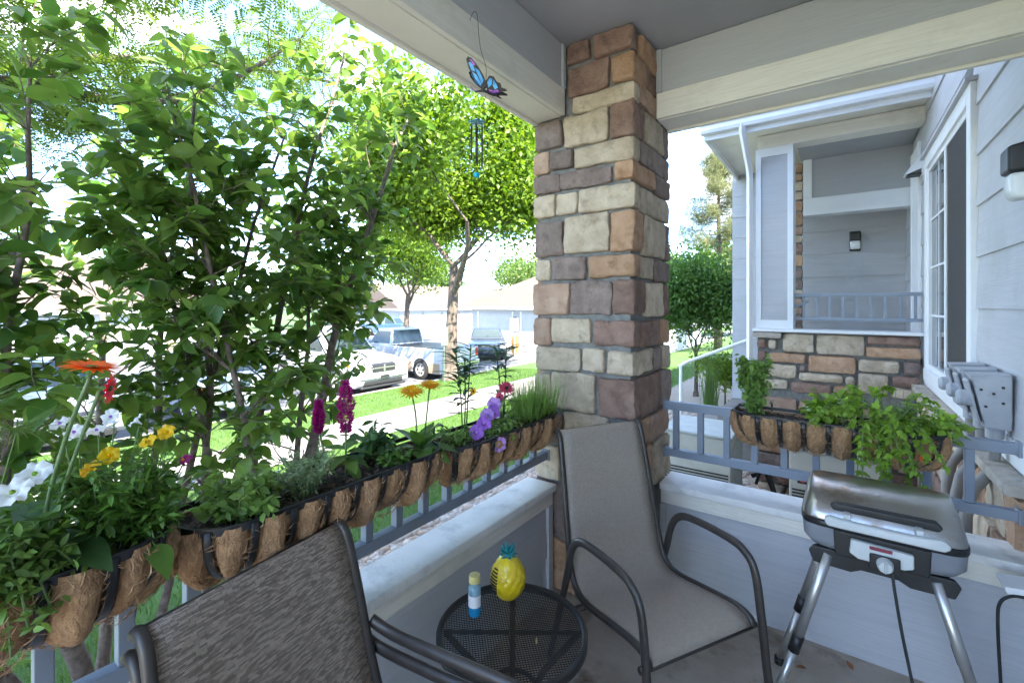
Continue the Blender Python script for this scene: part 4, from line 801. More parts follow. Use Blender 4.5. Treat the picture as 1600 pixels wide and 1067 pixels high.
# silver car at the far left
t = vehicle('parked_car', 'silver car with wide dark grille parked at the far left', 'car', (KX-2.3, 1.85, zr), 0, M['car_silver'], 4.6, .92, [(-2.3,.92),(-2.2,1.02),(-1.0,1.04),(.7,1.03),(1.5,.96),(2.1,.86),(2.3,.66)], (-2.0,-1.2,.2,1.05,1.02), 1.55, (-1.35, 1.40), .35)
gr_ = MB().prism([(2.2,.45),(2.325,.45),(2.325,.68),(2.2,.75)], -.62, .62, 'y').build('grille', M['grille'], t, bevel=.02)
for k in range(5): MB().box(2.32, 2.335, -.6, .6, .48+k*.045, .492+k*.045).build('grille_bar', M['chrome'], gr_)
MB().box(2.22, 2.33, -.75, .75, .25, .38).build('lower_grille', M['grille'], t, bevel=.02); MB().tube(spline([(2.28,-.9,.62),(2.33,-.64,.44),(2.335,0,.42),(2.33,.64,.44),(2.28,.9,.62)], 5), .014, 6).build('chrome_strip', M['chrome'], t)
lamps(t, 2.29, .92, .70, M['lamp_clear'], .32, .15); mirror(t, .8, .92, 1.05, M['car_silver'])
# dark sedan by the garage, blue pickup and white van far behind, far cars
def small(label, x, y, rz, paint, cat='car', nm='parked_car'):
    t = vehicle(nm, label, cat, (x, y, gz(x)+.01), rz, M[paint], 4.5, .9, [(-2.25,.9),(-2.2,1.0),(-1.2,1.02),(.8,.98),(1.6,.92),(2.15,.82),(2.25,.62)], (-1.8,-1.05,.2,1.0,1.0), 1.48, (-1.35, 1.35), .33)
    lamps(t, 2.24, .9, .68, M['lamp_clear'], .3, .14); lamps(t, -2.25, .9, .80, M['lamp_red'], .3, .14, 'taillight'); return t
small('dark blue sedan parked in front of the near garage', -14.8, 18.4, R(-51), 'car_dark')
t = vehicle('pickup_truck', 'dark blue pickup far off beside the garage row', 'truck', (-36.5, 29.6, gz(-36)), R(20), M['car_blue'], 5.2, .93, [(-2.6,1.1),(-2.58,1.15),(.1,1.15),(.12,1.1),(1.4,1.06),(2.45,1.0),(2.6,.85)], (.1,.2,1.0,1.5,1.1), 1.75, (-1.5,1.7), .38, kind='truck'); lamps(t, 2.6, .92, .85, M['lamp_clear'], .3, .2)
small('white car far off left of the blue pickup', -39.5, 26.2, R(20), 'car_white')
small('dark car far down the drive between the garages', -40, 58, R(90), 'car_dark'); small('silver car far down the drive between the garages', -37, 61, R(90), 'car_silver')
small('white sedan parked between silver car and SUV', KX-2.5, 4.95, math.pi, 'car_white')
# ---------------------------------------------------------------- garages and far buildings
M['gar_white'] = mk('gar_white', (.38,.385,.395), (.43,.435,.445), 2, .6, bump=.3, bscale=14, stretch=(.5,.5,9)); M['door_white'] = mk('door_white', (.44,.44,.44), (.48,.48,.48), 3, .5)
def garage(label, x0, x1, y0, y1, wh, rh, face, doors, hip=True, nm='garage'):
    zg = gz((x0+x1)/2); t = thing(nm, label, 'garage', ((x0+x1)/2, (y0+y1)/2, zg))
    MB().box(x0, x1, y0, y1, zg-.5, zg+wh).build('wall', M['gar_white'], t)
    e = .5; zz = zg+wh; w, d = x1-x0, y1-y0
    if w > d: top = [(x0+(d/2 if hip else -e),(y0+y1)/2),(x1-(d/2 if hip else -e),(y0+y1)/2)]
    else: top = [((x0+x1)/2,y0+(w/2 if hip else -e)),((x0+x1)/2,y1-(w/2 if hip else -e))]
    b = [(x0-e,y0-e),(x1+e,y0-e),(x1+e,y1+e),(x0-e,y1+e)]
    v = [(*p, zz+.12) for p in b]+[(*p, zz+rh) for p in top]
    f = [(0,1,5,4),(1,2,5),(2,3,4,5),(3,0,4)] if w > d else [(0,1,4),(1,2,5,4),(2,3,5),(3,0,4,5)]
    rf = MB().add(v, f+[(3,2,1,0)]).build('roof', M['shingle'], t)
    m = MB().box(x0-e-.02, x1+e+.02, y0-e-.02, y1+e+.02, zz-.06, zz+.119).build('fascia', M['white'], t)
    if not hip:
        for yy in ((y0-.01, y1+.01) if w <= d else ()): MB().add([(x0,yy,zz+.1),(x1,yy,zz+.1),((x0+x1)/2,yy,zz+rh-.1)], [(0,1,2)]).build('gable', M['siding'], t)
    for i, (a, b_) in enumerate(doors):
        if face == '-y':
            D = MB().box(a, b_, y0-.02, y0+.02, zg, zg+2.15).build('garage_door', M['door_white'], t)
            for k in range(4): MB().box(a+.04, b_-.04, y0-.032, y0-.0205, zg+.04+k*.53, zg+.50+k*.53).build('door_panel', M['door_white'], D)
            MB().box(a-.1, a-.005, y0-.03, y0+.02, zg, zg+2.25).build('door_trim', M['white'], t); MB().box(b_+.005, b_+.1, y0-.031, y0+.02, zg, zg+2.25).build('door_trim', M['white'], t)
            pr = MB().box(b_+.12, b_+.55, y0-.08, y0+.02, zg, zg+.95).build('stone_pier', M['mortar'], t)
            for k in range(5):
                rock(b_+.11, b_+.56, y0-.1, y0-.03, zg+.0+k*.19, zg+.175+k*.19, k+i*9, cell=.12).build('stone', M['stone%d' % (3 if k % 2 else 4)], pr)
        else:
            D = MB().box(x1-.02, x1+.02, a, b_, zg, zg+2.15).build('garage_door', M['door_white'], t)
            for k in range(4): MB().box(x1+.0205, x1+.032, a+.04, b_-.04, zg+.04+k*.53, zg+.50+k*.53).build('door_panel', M['door_white'], D)
            MB().box(x1-.02, x1+.12, b_+.1, b_+.5, zg, zg+1.0).build('stone_pier', M['stone2'], t); MB().box(x1-.02, x1+.05, b_+.2, b_+.4, zg+1.0, zg+2.3).build('post', M['conduit'], t)
    return t
g1 = garage('white garage with brown hip roof just left of the column', -18.3, -6.5, 21.3, 28, 2.45, 2.3, '-y', [(-17.76,-15.27),(-14.6,-12.1),(-11.4,-8.9)])
MB().box(-15.1, -14.95, 21.1, 21.28, .6, .85).build('lantern', M['black'], g1, bevel=.02)
garage('long white garage row with gable far down the drive', -48, -39.2, 33.5, 47, 2.6, 3.0, '+x', [(34.2,36.6),(37.3,39.7),(40.4,42.8),(43.5,45.9)], hip=False)
garage('long pale garage building behind the big shrub', -40, -31, -16, 14, 2.6, 3.2, '+x', [(-14,-11.5),(-10.5,-8),(-7,-4.5),(-3.5,-1),(0,2.5),(3.5,6),(7,9.5)])
garage('far tan roofed building beyond the drive', -62, -44, 60, 72, 2.8, 3.4, '-y', [(-58,-55),(-53,-50)])
# signs on posts
sp = thing('sign_post', 'thin green steel sign post left of the leafy tree', 'sign', (-9.9, 10.2, gz(-9.9)))
MB().box(-9.925, -9.875, 10.185, 10.215, gz(-9.9), gz(-9.9)+1.75).build('post', plain('post_green', (.10,.13,.10), .6), sp); MB().box(-9.872, -9.868, 10.05, 10.35, gz(-9.9)+1.15, gz(-9.9)+1.72).build('sign_plate', plain('sign_back', (.12,.16,.12), .5), sp)
sp = thing('sign_post', 'small grey sign on a post in front of the near garage', 'sign', (-13.2, 18.6, gz(-13.2)))
MB().box(-13.23, -13.17, 18.6, 18.64, gz(-13), gz(-13)+2.0).build('post', M['conduit'], sp); MB().box(-13.45, -12.95, 18.57, 18.595, gz(-13)+1.35, gz(-13)+2.0).build('sign_plate', plain('sign_grey', (.30,.32,.33), .5), sp)
# ---------------------------------------------------------------- trees
M['leaf_main'] = leafmat('leaf_main', (.055,.125,.012), (.175,.255,.03), .42); M['leaf_locust'] = leafmat('leaf_locust', (.06,.115,.015), (.16,.23,.035), .45); M['leaf_dark'] = leafmat('leaf_dark', (.05,.125,.025), (.13,.23,.05), .35); M['leaf_far'] = leafmat('leaf_far', (.05,.10,.02), (.13,.19,.04), .35); M['needle'] = leafmat('needle', (.09,.12,.045), (.24,.23,.10), .25)
LEAF2 = ([(0,0,0),(.5,-.28,.06),(1,0,-.08),(.5,.28,.06)], [(0,1,2),(0,2,3)])
def grow(p, d, L, r, lev, rg, tubes, tips, spread=.6, maxlev=4, up=.25):
    pts = [p]; rad = [r]; k = 4; q = p
    for i in range(k):
        js = .13 if lev else .03; d = (d+Vector((rg.gauss(0,js), rg.gauss(0,js), rg.gauss(0,js*.8)+up*.15))).normalized(); q = q+d*(L/k); pts.append(q); rad.append(max(.004, r*(1-.45*(i+1)/k)))
        if lev >= maxlev-1: tips.append((q, d))
    tubes.append((pts, rad))
    if lev < maxlev:
        n = rg.choice([2,3,3]) if lev else 4
        for i in range(n):
            a = 2*math.pi*(i+rg.random()*.7)/n; s_ = Vector((math.cos(a), math.sin(a), .25)); nd = (d*(1-spread*.6)+s_*spread).normalized()
            j = rg.choice([2,3,4]) if lev else 4-(i % 2)
            grow(pts[j], nd, L*rg.uniform(.62,.85), rad[j]*.62, lev+1, rg, tubes, tips, spread, maxlev, up)
def tree(nm, label, base, H, tr, nleaf, ls, mat, seed, th=.28, sig=.4, spread=.62, maxlev=4, lean=(0,0,1), L0=None, group=None, cat='tree', leafT=LEAF2, droop=.0):
    rg = random.Random(seed); t = thing(nm, label, cat, base, 0, group, local=True); tubes = []; tips = []
    grow(Vector((0,0,0)), Vector(lean).normalized(), L0 or H*th, tr, 0, rg, tubes, tips, spread, maxlev)
    zm = max(q.z for q, _ in tips); k = (H-sig*1.5)/zm
    m = MB(); m.tube([Vector((0,0,-.1)), Vector((0,0,.1)), Vector(tubes[0][0][1])*1.0], [tr*1.6, tr*1.15, tubes[0][1][1]], 10)
    for pts, rad in tubes: m.tube([p*k for p in pts], rad, 8 if rad[0] > .05 else 5, cap=False)
    m.build('trunk', M['bark'], t, smooth=True)
    rs = np.random.RandomState(seed); T = np.array([tuple(q*k) for q, _ in tips]); idx = rs.randint(0, len(T), nleaf); P = T[idx]+rs.normal(size=(nleaf,3))*sig*rs.uniform(.35,1.1,(nleaf,1))
    P[:, 2] = np.maximum(P[:, 2], H*.16)
    d = rs.normal(size=(nleaf,3)); d[:, 2] -= droop; n_ = rs.normal(size=(nleaf,3))*.7+[0,0,1]
    var = np.clip(rs.rand(len(T))[idx]*.6+rs.rand(nleaf)*.4, 0, 1)
    o = scatter('crown', leafT[0], leafT[1], rotmats(d, n_, rs.uniform(.7,1.25,nleaf)*ls), P, mat, t, var); o.location = (0,0,0); return t
tree('leafy_tree', 'bright green shade tree with forked trunk in the lawn strip', (-10.15, 10.75, gz(-10.15)-.05), 10.2, .24, 66000, .17, M['leaf_main'], 4, th=.2, sig=.6, spread=.68)
tree('leafy_tree', 'pale trunked tree farther back left of the white pickup', (-24.5, 21.5, gz(-24)), 10, .25, 16000, .24, M['leaf_main'], 9, th=.32, sig=.7)
tree('leafy_tree', 'small street tree in front of the far white car', (-27, 17.5, gz(-27)), 7.5, .2, 9000, .22, M['leaf_main'], 12, th=.3, sig=.6)
# feathery locust overhead: frond template of small leaflets
fv, ff = [], []
for i in range(7):
    for s_ in (-1, 1):
        x = .08+i*.13; n0 = len(fv); z = -.25*x*x; fv += [(x,0,z),(x-.01,s_*.12,z-.01),(x+.06,s_*.24,z-.05),(x+.09,s_*.11,z+.0)]; ff += [(n0,n0+1,n0+2),(n0,n0+2,n0+3)]
FROND = (fv, ff)
lt = thing('locust_tree', 'feathery locust tree with thick limbs overhanging the shrub', 'tree', (-9.6, -1.6, gz(-9.6)), 0, local=True); O = Vector((-9.6,-1.6,gz(-9.6)))
rg = random.Random(21); m = MB(); tips = []
main = [[(-9.6,-1.6,-.9),(-9.55,-1.5,1.2),(-9.4,-1.2,2.6),(-9.2,-.5,3.6)], [(-9.2,-.5,3.6),(-9.05,.9,4.5),(-8.75,2.1,4.6),(-8.5,3.2,5.1),(-7.8,4.4,6.3)], [(-9.4,-1.2,2.6),(-8.6,-.3,4.2),(-7.9,.9,5.4),(-7.0,2.2,5.9),(-6.6,3.4,7.0)], [(-9.2,-.5,3.6),(-10.2,1.5,5.4),(-10.6,4.2,6.6),(-10.4,6.8,7.2)], [(-9.4,-1.2,2.6),(-8.2,-1.2,4.6),(-6.6,-.2,6.2),(-5.4,1.6,7.0)]]
for i, pts in enumerate(main):
    sp_ = spline(pts, 5); n = len(sp_); r0 = .2 if i == 0 else .11; m.tube([p-O for p in sp_], [r0*(1-(.3 if i == 0 else .8)*k/n) for k in range(n)], 9, cap=False)
    if i:
        for p in sp_[3:]:
            for _ in range(4):
                d = Vector((rg.gauss(0,1), rg.gauss(0,1), rg.gauss(.1,.6))).normalized(); q = [p]
                for s_ in range(4): d = (d+Vector((rg.gauss(0,.25), rg.gauss(0,.25), rg.gauss(-.08,.2)))).normalized(); q.append(q[-1]+d*rg.uniform(.18,.42)); tips.append(q[-1])
                m.tube([a-O for a in q], [.014,.011,.008,.005,.003], 5, cap=False)
m.build('trunk', M['bark'], lt, smooth=True)
rs = np.random.RandomState(8); nl = 6000; T = np.array([tuple(q-O) for q in tips]); idx = rs.randint(0, len(T), nl); P = T[idx]+rs.normal(size=(nl,3))*.17
d = rs.normal(size=(nl,3)); d[:,2] = d[:,2]*.5-.35
o = scatter('crown', FROND[0], FROND[1], rotmats(d, rs.normal(size=(nl,3))*.4+[0,0,1], rs.uniform(.2,.36,nl)), P, M['leaf_locust'], lt, np.clip(rs.rand(len(T))[idx]*.6+rs.rand(nl)*.4,0,1)); o.location = (0,0,0)
# pine behind the neighbour porch: tiers of needle tufts
pt = thing('pine_tree', 'tall pale green pine behind the neighbour downspout', 'tree', (-4.6, 23.0, -.6), 0, local=True); m = MB().tube([(0,0,0),(.05,0,4),(0,.1,9.4)], [.2,.13,.03], 8); tips = []; rg = random.Random(2)
for i in range(80):
    z = rg.uniform(1.6, 9.2); a = rg.random()*6.28; L_ = (9.8-z)*.30+.3; p = Vector((0,0,z)); q = [p]
    for s_ in range(4): q.append(p+Vector((math.cos(a), math.sin(a), .12-.06*s_+.05*s_*s_*.5))*(L_*(s_+1)/4)); tips += [q[-1]]*(1 if s_ == 0 else 3)
    m.tube(q, [.03,.022,.015,.01,.004], 4, cap=False)
m.build('trunk', M['bark'], pt, smooth=True)
NT = ([(0,-.02,0),(1,0,.0),(0,.02,0),(0,0,-.02),(.95,.1,.05),(0,0,.02),(0,-.02,.01),(.9,-.15,-.05),(0,.02,-.01)], [(0,1,2),(3,4,5),(6,7,8)]); nl = 42000
T = np.array([tuple(q) for q in tips]); idx = rs.randint(0, len(T), nl); d = rs.normal(size=(nl,3))+[0,0,.5]
o = scatter('crown', NT[0], NT[1], rotmats(d, rs.normal(size=(nl,3)), rs.uniform(.16,.30,nl)), T[idx]+rs.normal(size=(nl,3))*.16, M['needle'], pt); o.location = (0,0,0)
tree('round_bush', 'dense round green bush on thin stems beside the stair handrail', (-2.5, 10.3, gz(-2.5)), 3.4, .05, 24000, .085, M['leaf_dark'], 6, th=.12, sig=.3, spread=.75, cat='bush', droop=.5)
tree('low_shrub', 'low bright shrub in the gravel near the neighbour corner', (-1.75, 9.4, gz(-1.75)), 1.25, .02, 3500, .06, M['leaf_main'], 16, th=.2, sig=.16, spread=.8, cat='shrub')
far = [(-34,50,11,'leaf_far'),(-52,52,12,'leaf_far'),(-28,44,9,'leaf_far'),(-70,40,13,'leaf_far'),(-66,18,12,'leaf_far'),(-60,4,11,'leaf_far'),(-56,-12,12,'leaf_far'),(-20,62,12,'leaf_far'),(-8,58,11,'leaf_dark'),(-80,70,14,'leaf_far'),(-47,82,12,'leaf_far'),(-5,36,8,'leaf_main'),(-52,-30,12,'leaf_far'),(-30,75,10,'leaf_far')]
desc = ['between the two garages','left of the garage row gable','just behind the hip roof garage','far left of the garage row','behind the long pale garage at its right end','behind the long pale garage at its middle','behind the long pale garage at its left end','behind the hip roof garage to the right','hidden mostly behind the stone column','at the very far end of the lot','beyond the far tan roofed building','right of the column in sunlight','past the left edge of the lot','deep behind the drive']
for i, (x, y, h, mt) in enumerate(far): tree('distant_tree', 'distant green tree '+desc[i], (x, y, gz(x)-.2), h, .25, 5200, .42, M[mt], 30+i, th=.24, sig=1.0, spread=.7, group='trees along the horizon')
# hazy hills on the horizon
m = MB(); v = []; f = []
for i in range(61):
    a = R(-80+i*4+90); r = 360; h = 9+7*noise.noise(Vector((i*.23,0,0)))+3*noise.noise(Vector((i*.8,4,0))); x, y = r*math.cos(a), r*math.sin(a); v += [(x,y,-12),(x,y,h),(x*1.12,y*1.12,-12)]
for i in range(60): f += [(3*i,3*i+3,3*i+4,3*i+1),(3*i+1,3*i+4,3*i+5,3*i+2)]
struct(m.add(v, f).build('hills', mk('hill', (.05,.075,.06), (.08,.10,.075), .05, .95), smooth=True))
# ornamental grasses
def tuft(nm, label, loc, n, L_, mat, w=.012, spread=.45, cat='grass clump'):
    t = thing(nm, label, cat, loc, 0, local=True); rs = np.random.RandomState(int(abs(loc[0]*77))); m = MB(); rg = random.Random(3)
    for i in range(n):
        a = rg.random()*6.28; s_ = spread*rg.random(); m.leaf((rg.gauss(0,.05), rg.gauss(0,.05), 0), (math.cos(a)*s_, math.sin(a)*s_, 1), (math.cos(a),math.sin(a),.2), L_*rg.uniform(.6,1.1), w, droop=rg.uniform(.2,.8), fold=.2, n=4, pw=.5)
    o = m.build('blades', mat, t); o['kind'] = 'stuff'; return t
M['blade'] = leafmat('blade', (.10,.17,.04), (.10,.17,.04), .3); M['blade_gold'] = leafmat('blade_gold', (.40,.28,.10), (.40,.28,.10), .3)
tuft('ornamental_grass', 'upright green grass clump next to the round bush', (-1.85, 8.6, gz(-1.85)), 160, 1.0, M['blade'])
tuft('ornamental_grass', 'golden grass clump in front of the near garage', (-13.9, 19.6, gz(-13.9)), 200, 1.3, M['blade_gold'], .02)
# lawn blades and river pebbles
def lawn(x0, x1, y0, y1, n, s_):
    rs = np.random.RandomState(int(abs(x0*10))); x = rs.uniform(x0,x1,n); y = rs.uniform(y0,y1,n); z = np.array([gz(q) for q in x]); d = rs.normal(size=(n,3))*.35+[0,0,1]
    return np.stack([x,y,z],1), rotmats(d, rs.normal(size=(n,3)), rs.uniform(.6,1.2,n)*s_)
P1, M1 = lawn(-6.5,-3.3,.2,9,52000,.06); P2, M2 = lawn(-10.65,-7.95,1,14,42000,.065); P3_, M3 = lawn(-6.4,-3.2,9,16,14000,.075)
o = scatter('lawn_grass', [(0,-.045,0),(1,0,0),(0,.045,0)], [(0,1,2)], np.concatenate([M1,M2,M3]), np.concatenate([P1,P2,P3_]), M['grass']); tag(o, 'short green lawn grass on both sides of the pale sidewalk', 'grass')
bm = bmesh.new(); bmesh.ops.create_icosphere(bm, subdivisions=1, radius=1); ico_v = [tuple(v.co) for v in bm.verts]; ico_f = [tuple(v.index for v in f.verts) for f in bm.faces]; bm.free()
def pebbles(nm, label, boxes, seed):
    rs = np.random.RandomState(seed); Ps = []; Ms = []
    for (x0,x1,y0,y1,n,s0,s1) in boxes:
        x = rs.uniform(x0,x1,n); y = rs.uniform(y0,y1,n); s_ = rs.uniform(s0,s1,n)*rs.choice([.7,1,1,1.5],n); z = np.array([gz(q) for q in x])+s_*.25
        Q = rotmats(rs.normal(size=(n,3))*[1,1,.15], rs.normal(size=(n,3))*.15+[0,0,1]); Q = Q*np.stack([s_*1.3, s_*.95, s_*.6],1)[:,None,:]; Ps.append(np.stack([x,y,z],1)); Ms.append(Q)
    o = scatter(nm, ico_v, ico_f, np.concatenate(Ms), np.concatenate(Ps), M['pebble'], None, smooth=True); tag(o, label, 'gravel')
pebbles('river_pebbles', 'tan and grey river pebbles below the left railing', [(-3.25,-1.42,.2,6,5600,.018,.034)], 3)
pebbles('river_pebbles', 'pale river pebbles around the air conditioners', [(-1.3,.55,2.75,5.4,2600,.018,.032),(-3.8,-.8,5.4,9.5,3200,.022,.036)], 4)
# ---------------------------------------------------------------- the two big shrubs outside the left railing
SHC = ((.06,.135,.026), (.19,.28,.06))
M['shrub_leaf'] = leafmat('shrub_leaf', *SHC, trans=.45, rough=.38); M['shrub_leaf_obj'] = leafmat('shrub_leaf_obj', *SHC, trans=.45, rough=.38, obj=True)
LT = [MB().leaf((0,0,0), (1,0,0), (0,0,1), 1, .56, droop=dr, fold=fo, n=5, pw=.8) for dr, fo in ((.35,.3),(.7,.45),(.15,.2))]
LTM = [m.mesh('shrub_leaf_blade', M['shrub_leaf_obj'], True) for m in LT]
def shrub(label, base, stems, seed):
    rg = random.Random(seed); t = thing('leafy_shrub', label, 'shrub', base, 0, local=True); O = Vector(base); leaves = []; bare = MB()
    def twig(p, d, L_, r, lev):
        q = [p]; n = max(3, int(L_/.07)); rr = [r]
        for i in range(n):
            d = (d+Vector((rg.gauss(0,.16), rg.gauss(0,.16), rg.gauss(.03,.12)))).normalized(); q.append(q[-1]+d*(L_/n)); rr.append(max(.0016, r*(1-.8*(i+1)/n)))
            if lev < 2 and rg.random() < .6 and i > 0: twig(q[-1], (d+Vector((rg.gauss(0,.8), rg.gauss(0,.8), rg.gauss(.15,.5)))).normalized(), L_*rg.uniform(.35,.7), rr[-1]*.7, lev+1)
            if lev >= 1 and i > n*.25 or i > n*.55:
                for s_ in (-1, 1):
                    if rg.random() < .9:
                        sd_ = d.cross(Vector((0,0,1))); sd_ = sd_.normalized() if sd_.length > .05 else Vector((1,0,0))
                        ld = (d*.5+sd_*s_*rg.uniform(.5,1)+Vector((rg.gauss(0,.3), rg.gauss(0,.3), rg.uniform(-.95,.1)))).normalized()
                        leaves.append((q[-1], ld, Vector((rg.gauss(0,.35), rg.gauss(0,.35), 1)), rg.uniform(.07,.135)))
        leaves.append((q[-1], d, Vector((rg.gauss(0,.3),rg.gauss(0,.3),1)), rg.uniform(.06,.1)))
        if X_OK(q[-1]): bare.tube(q, rr, 5, cap=False)
    def X_OK(p): return p.x+O.x < -1.56 and p.y+O.y < 1.1+math.sqrt(max(0, (.81 if p.z+O.z < 1.75 else 1.5)-(p.x+O.x+3)**2))
    for (dx, dy, top, lean, r) in stems:
        p = Vector((dx, dy, 0)); pts = [p]; k = 12; H_ = top-O.z; d = Vector((lean[0], lean[1], 1)).normalized()
        for i in range(k):
            d = (d+Vector((rg.gauss(0,.07), rg.gauss(0,.07), .06))).normalized(); pts.append(pts[-1]+d*(H_/k))
        rr = [r*(1-.75*i/k) for i in range(k+1)]
        MB().tube(spline(pts, 2), [1.3*r*(1-.75*i/(2*k)) for i in range(2*k+1)], 8, cap=False).build('stem', M['stem'], t, smooth=True, )
        for i in range(3, k+1):
            fr = i/k; n = 1 if fr < .45 else 3 if fr < .65 else 5
            for _ in range(n):
                a = rg.random()*6.28; L_ = rg.uniform(.25,.55)*(1.1-.55*fr) if fr > .45 else rg.uniform(.25,.5)
                twig(pts[i], Vector((math.cos(a), math.sin(a), .45+.5*fr)).normalized(), L_, rr[i]*.45, 0 if fr < .9 else 1)
    bare.build('twigs', M['stem'], t, smooth=True)['kind'] = 'stuff'
    leaves = [q for q in leaves if q[0].x+O.x < -1.58 and q[0].z+O.z > -.1 and q[0].y+O.y < 1.15+math.sqrt(max(0, (.85 if q[0].z+O.z < 1.75 else 1.5)-(q[0].x+O.x+3)**2))-.08*math.sin(q[0].z*9)]
    cw = Vector((0,0,CAMZ))
    leaves.sort(key=lambda q: -q[3]/((q[0]+O-cw).length))
    def vis(q):
        w = q[0]+O-cw; dd = -.583*w.x+.813*w.y; px = 800+711*(.813*w.x+.583*w.y)/max(.1, dd); return -10 < px < 1000 and dd > .2
    A = [q for q in leaves if vis(q)][:300]; ids = {id(q) for q in A}; Bq = [q for q in leaves if id(q) not in ids]
    for q in A:
        d, s_, u = frame(q[1], q[2]); o = link('leaf', rg.choice(LTM), t, loc=(0,0,0)); o.matrix_local = Matrix.Translation(q[0]) @ Matrix((d, s_, u)).transposed().to_4x4() @ Matrix.Scale(q[3], 4)
    d = np.array([tuple(q[1]) for q in Bq]); n_ = np.array([tuple(q[2]) for q in Bq]); P = np.array([tuple(q[0]) for q in Bq]); sc = np.array([q[3] for q in Bq])
    o = scatter('foliage', LT[0].v, LT[0].f, rotmats(d, n_, sc), P, M['shrub_leaf'], t, np.random.RandomState(seed).rand(len(Bq)), True); o.location = (0,0,0)
    return t
gA, gB = gz(-2.9), gz(-2.75)
shrub('tall leafy shrub at the far left behind the gerbera', (-3.0, .62, gA), [(0,0,2.7,(.02,-.1),.034),(.06,.08,2.6,(.12,.1),.022),(-.1,.05,2.8,(-.1,.12),.024),(.05,.2,2.6,(.05,.22),.02),(.02,-.15,2.1,(.12,-.3),.022),(-.2,-.25,2.2,(-.05,-.25),.022),(.1,-.35,2.1,(.1,-.2),.018),(-.1,-.6,2.5,(.05,-.1),.02),(.15,-.3,2.5,(.12,-.12),.02),(.3,-.5,2.2,(.1,-.05),.018)], 5)
shrub('tall leafy shrub with slender stems nearer the leafy tree', (-2.85, 1.38, gB), [(0,0,3.1,(.0,.0),.03),(.08,.06,2.4,(.06,.04),.022),(-.08,-.08,3.2,(-.02,-.06),.024),(.05,-.2,2.2,(.1,-.15),.018),(.1,.1,2.2,(.08,.06),.02),(.15,.0,2.5,(.12,.02),.02),(.0,-.3,2.6,(.05,-.2),.02)], 8)
# ---------------------------------------------------------------- plants in the baskets
GR = {}
for nm, c in (('fol_mid',(.095,.19,.032)),('fol_dark',(.05,.11,.035)),('fol_light',(.15,.25,.055)),('fol_grey',(.20,.26,.13)),('fol_lime',(.20,.32,.04)),('fol_dry',(.27,.24,.13))):
    GR[nm] = leafmat(nm, tuple(q*.7 for q in c), tuple(min(1, q*1.35) for q in c), .3); GR[nm+'_o'] = leafmat(nm+'_o', tuple(q*.8 for q in c), tuple(min(1, q*1.25) for q in c), .3, obj=True)
def petal_mat(nm, c): return leafmat('petal_'+nm, tuple(q*.85 for q in c), tuple(min(1, q*1.1) for q in c), .3, .55, obj=True)
PM = {k: petal_mat(k, c) for k, c in dict(orange=(.80,.17,.015), red=(.60,.05,.05), white=(.80,.80,.78), yellow=(.80,.52,.01), gold=(.72,.40,.008), purple=(.40,.17,.62), magenta=(.34,.012,.15), pink=(.62,.08,.16), lilac=(.52,.30,.68)).items()}
def at_basket(i, u, v, z=0):   # u along the basket (left end of the picture first), v out from the railing, z above the soil
    x = (-u if i < 3 else -u); return BLOC[i] @ Vector((x*1.0, v, -.02+z))
def plant(nm, label, i, u, v, cat='plant', group=None):
    return thing(nm, label, cat, tuple(at_basket(i, u, v)), 0, group, local=True)
def small_foliage(t, n, rx, ry, h, ls, mat, seed, droop=0, wid=.45, stems=14, hang=0, nm='foliage'):
    """bushy mass of small leaves on thin stems"""
    rg = random.Random(seed); rs = np.random.RandomState(seed); m = MB(); pts = []
    for k in range(stems):
        a = rg.random()*6.28; e = Vector((math.cos(a)*rx*rg.random()**.5, math.sin(a)*ry*rg.random()**.5, h*rg.uniform(.55,1.05)-hang*rg.random()))
        b = Vector((e.x*.25, e.y*.25, -.01)); mid = b.lerp(e, .5)+Vector((0,0,h*.18+hang*.3)); sp_ = spline([b, mid, e], 5); m.tube(sp_, .0016, 4, cap=False); pts += sp_[2:]
    m.build('stems', M['green_stem'], t)['kind'] = 'stuff'
    T = np.array([tuple(p) for p in pts]); idx = rs.randint(0, len(T), n); P = T[idx]+rs.normal(size=(n,3))*ls*.35; d = rs.normal(size=(n,3))*[1,1,.6]; d[:,2] -= droop
    tm = MB().leaf((0,0,0),(1,0,0),(0,0,1),1,wid,droop=.4,fold=.3,n=3)
    o = scatter(nm, tm.v, tm.f, rotmats(d, rs.normal(size=(n,3))*.5+[0,0,1], rs.uniform(.6,1.3,n)*ls), P, mat, t, rs.rand(n), True); o.location = (0,0,0); return pts
def stalk(t, pts, r, nm='stem', mat=None): return MB().tube(spline(pts, 5), r, 7).build(nm, mat or M['green_stem'], t, smooth=True)
def big_leaf(t, p, d, L_, W_, mat, droop=.5, fold=.2, nm='leaf'): return MB().leaf(p, d, (0,0,1), L_, W_, droop, fold, n=8, pw=.75).build(nm, mat, t, smooth=True)
def daisy(t, c, nrm, r, n, mat, rows=2, wid=.3, cmat=None, nm='flower'):
    nrm = Vector(nrm).normalized(); d0, s_, u = frame(nrm); c = Vector(c)
    fl_ = MB().lathe([(0,.006),(r*.14,.005),(r*.2,0),(r*.14,-.012),(.0,-.016)], 12).mesh('centre', cmat or M['soil'], True); fl_.transform(Matrix.Translation(c) @ nrm.to_track_quat('Z','Y').to_matrix().to_4x4()); fo = link(nm, fl_, t, loc=(0,0,0))
    for k in range(rows):
        for i in range(n):
            a = 2*math.pi*(i+.5*k)/n+.07*math.sin(i*5); dd = (s_*math.cos(a)+u*math.sin(a)+nrm*(.12+.22*k)).normalized()
            MB().leaf(c, dd, nrm, r*(1-.16*k)*(1+.08*math.sin(i*3.1)), r*wid, droop=.22, fold=.15, n=4, pw=.62).build('petal', mat, fo, smooth=True)
    return fo
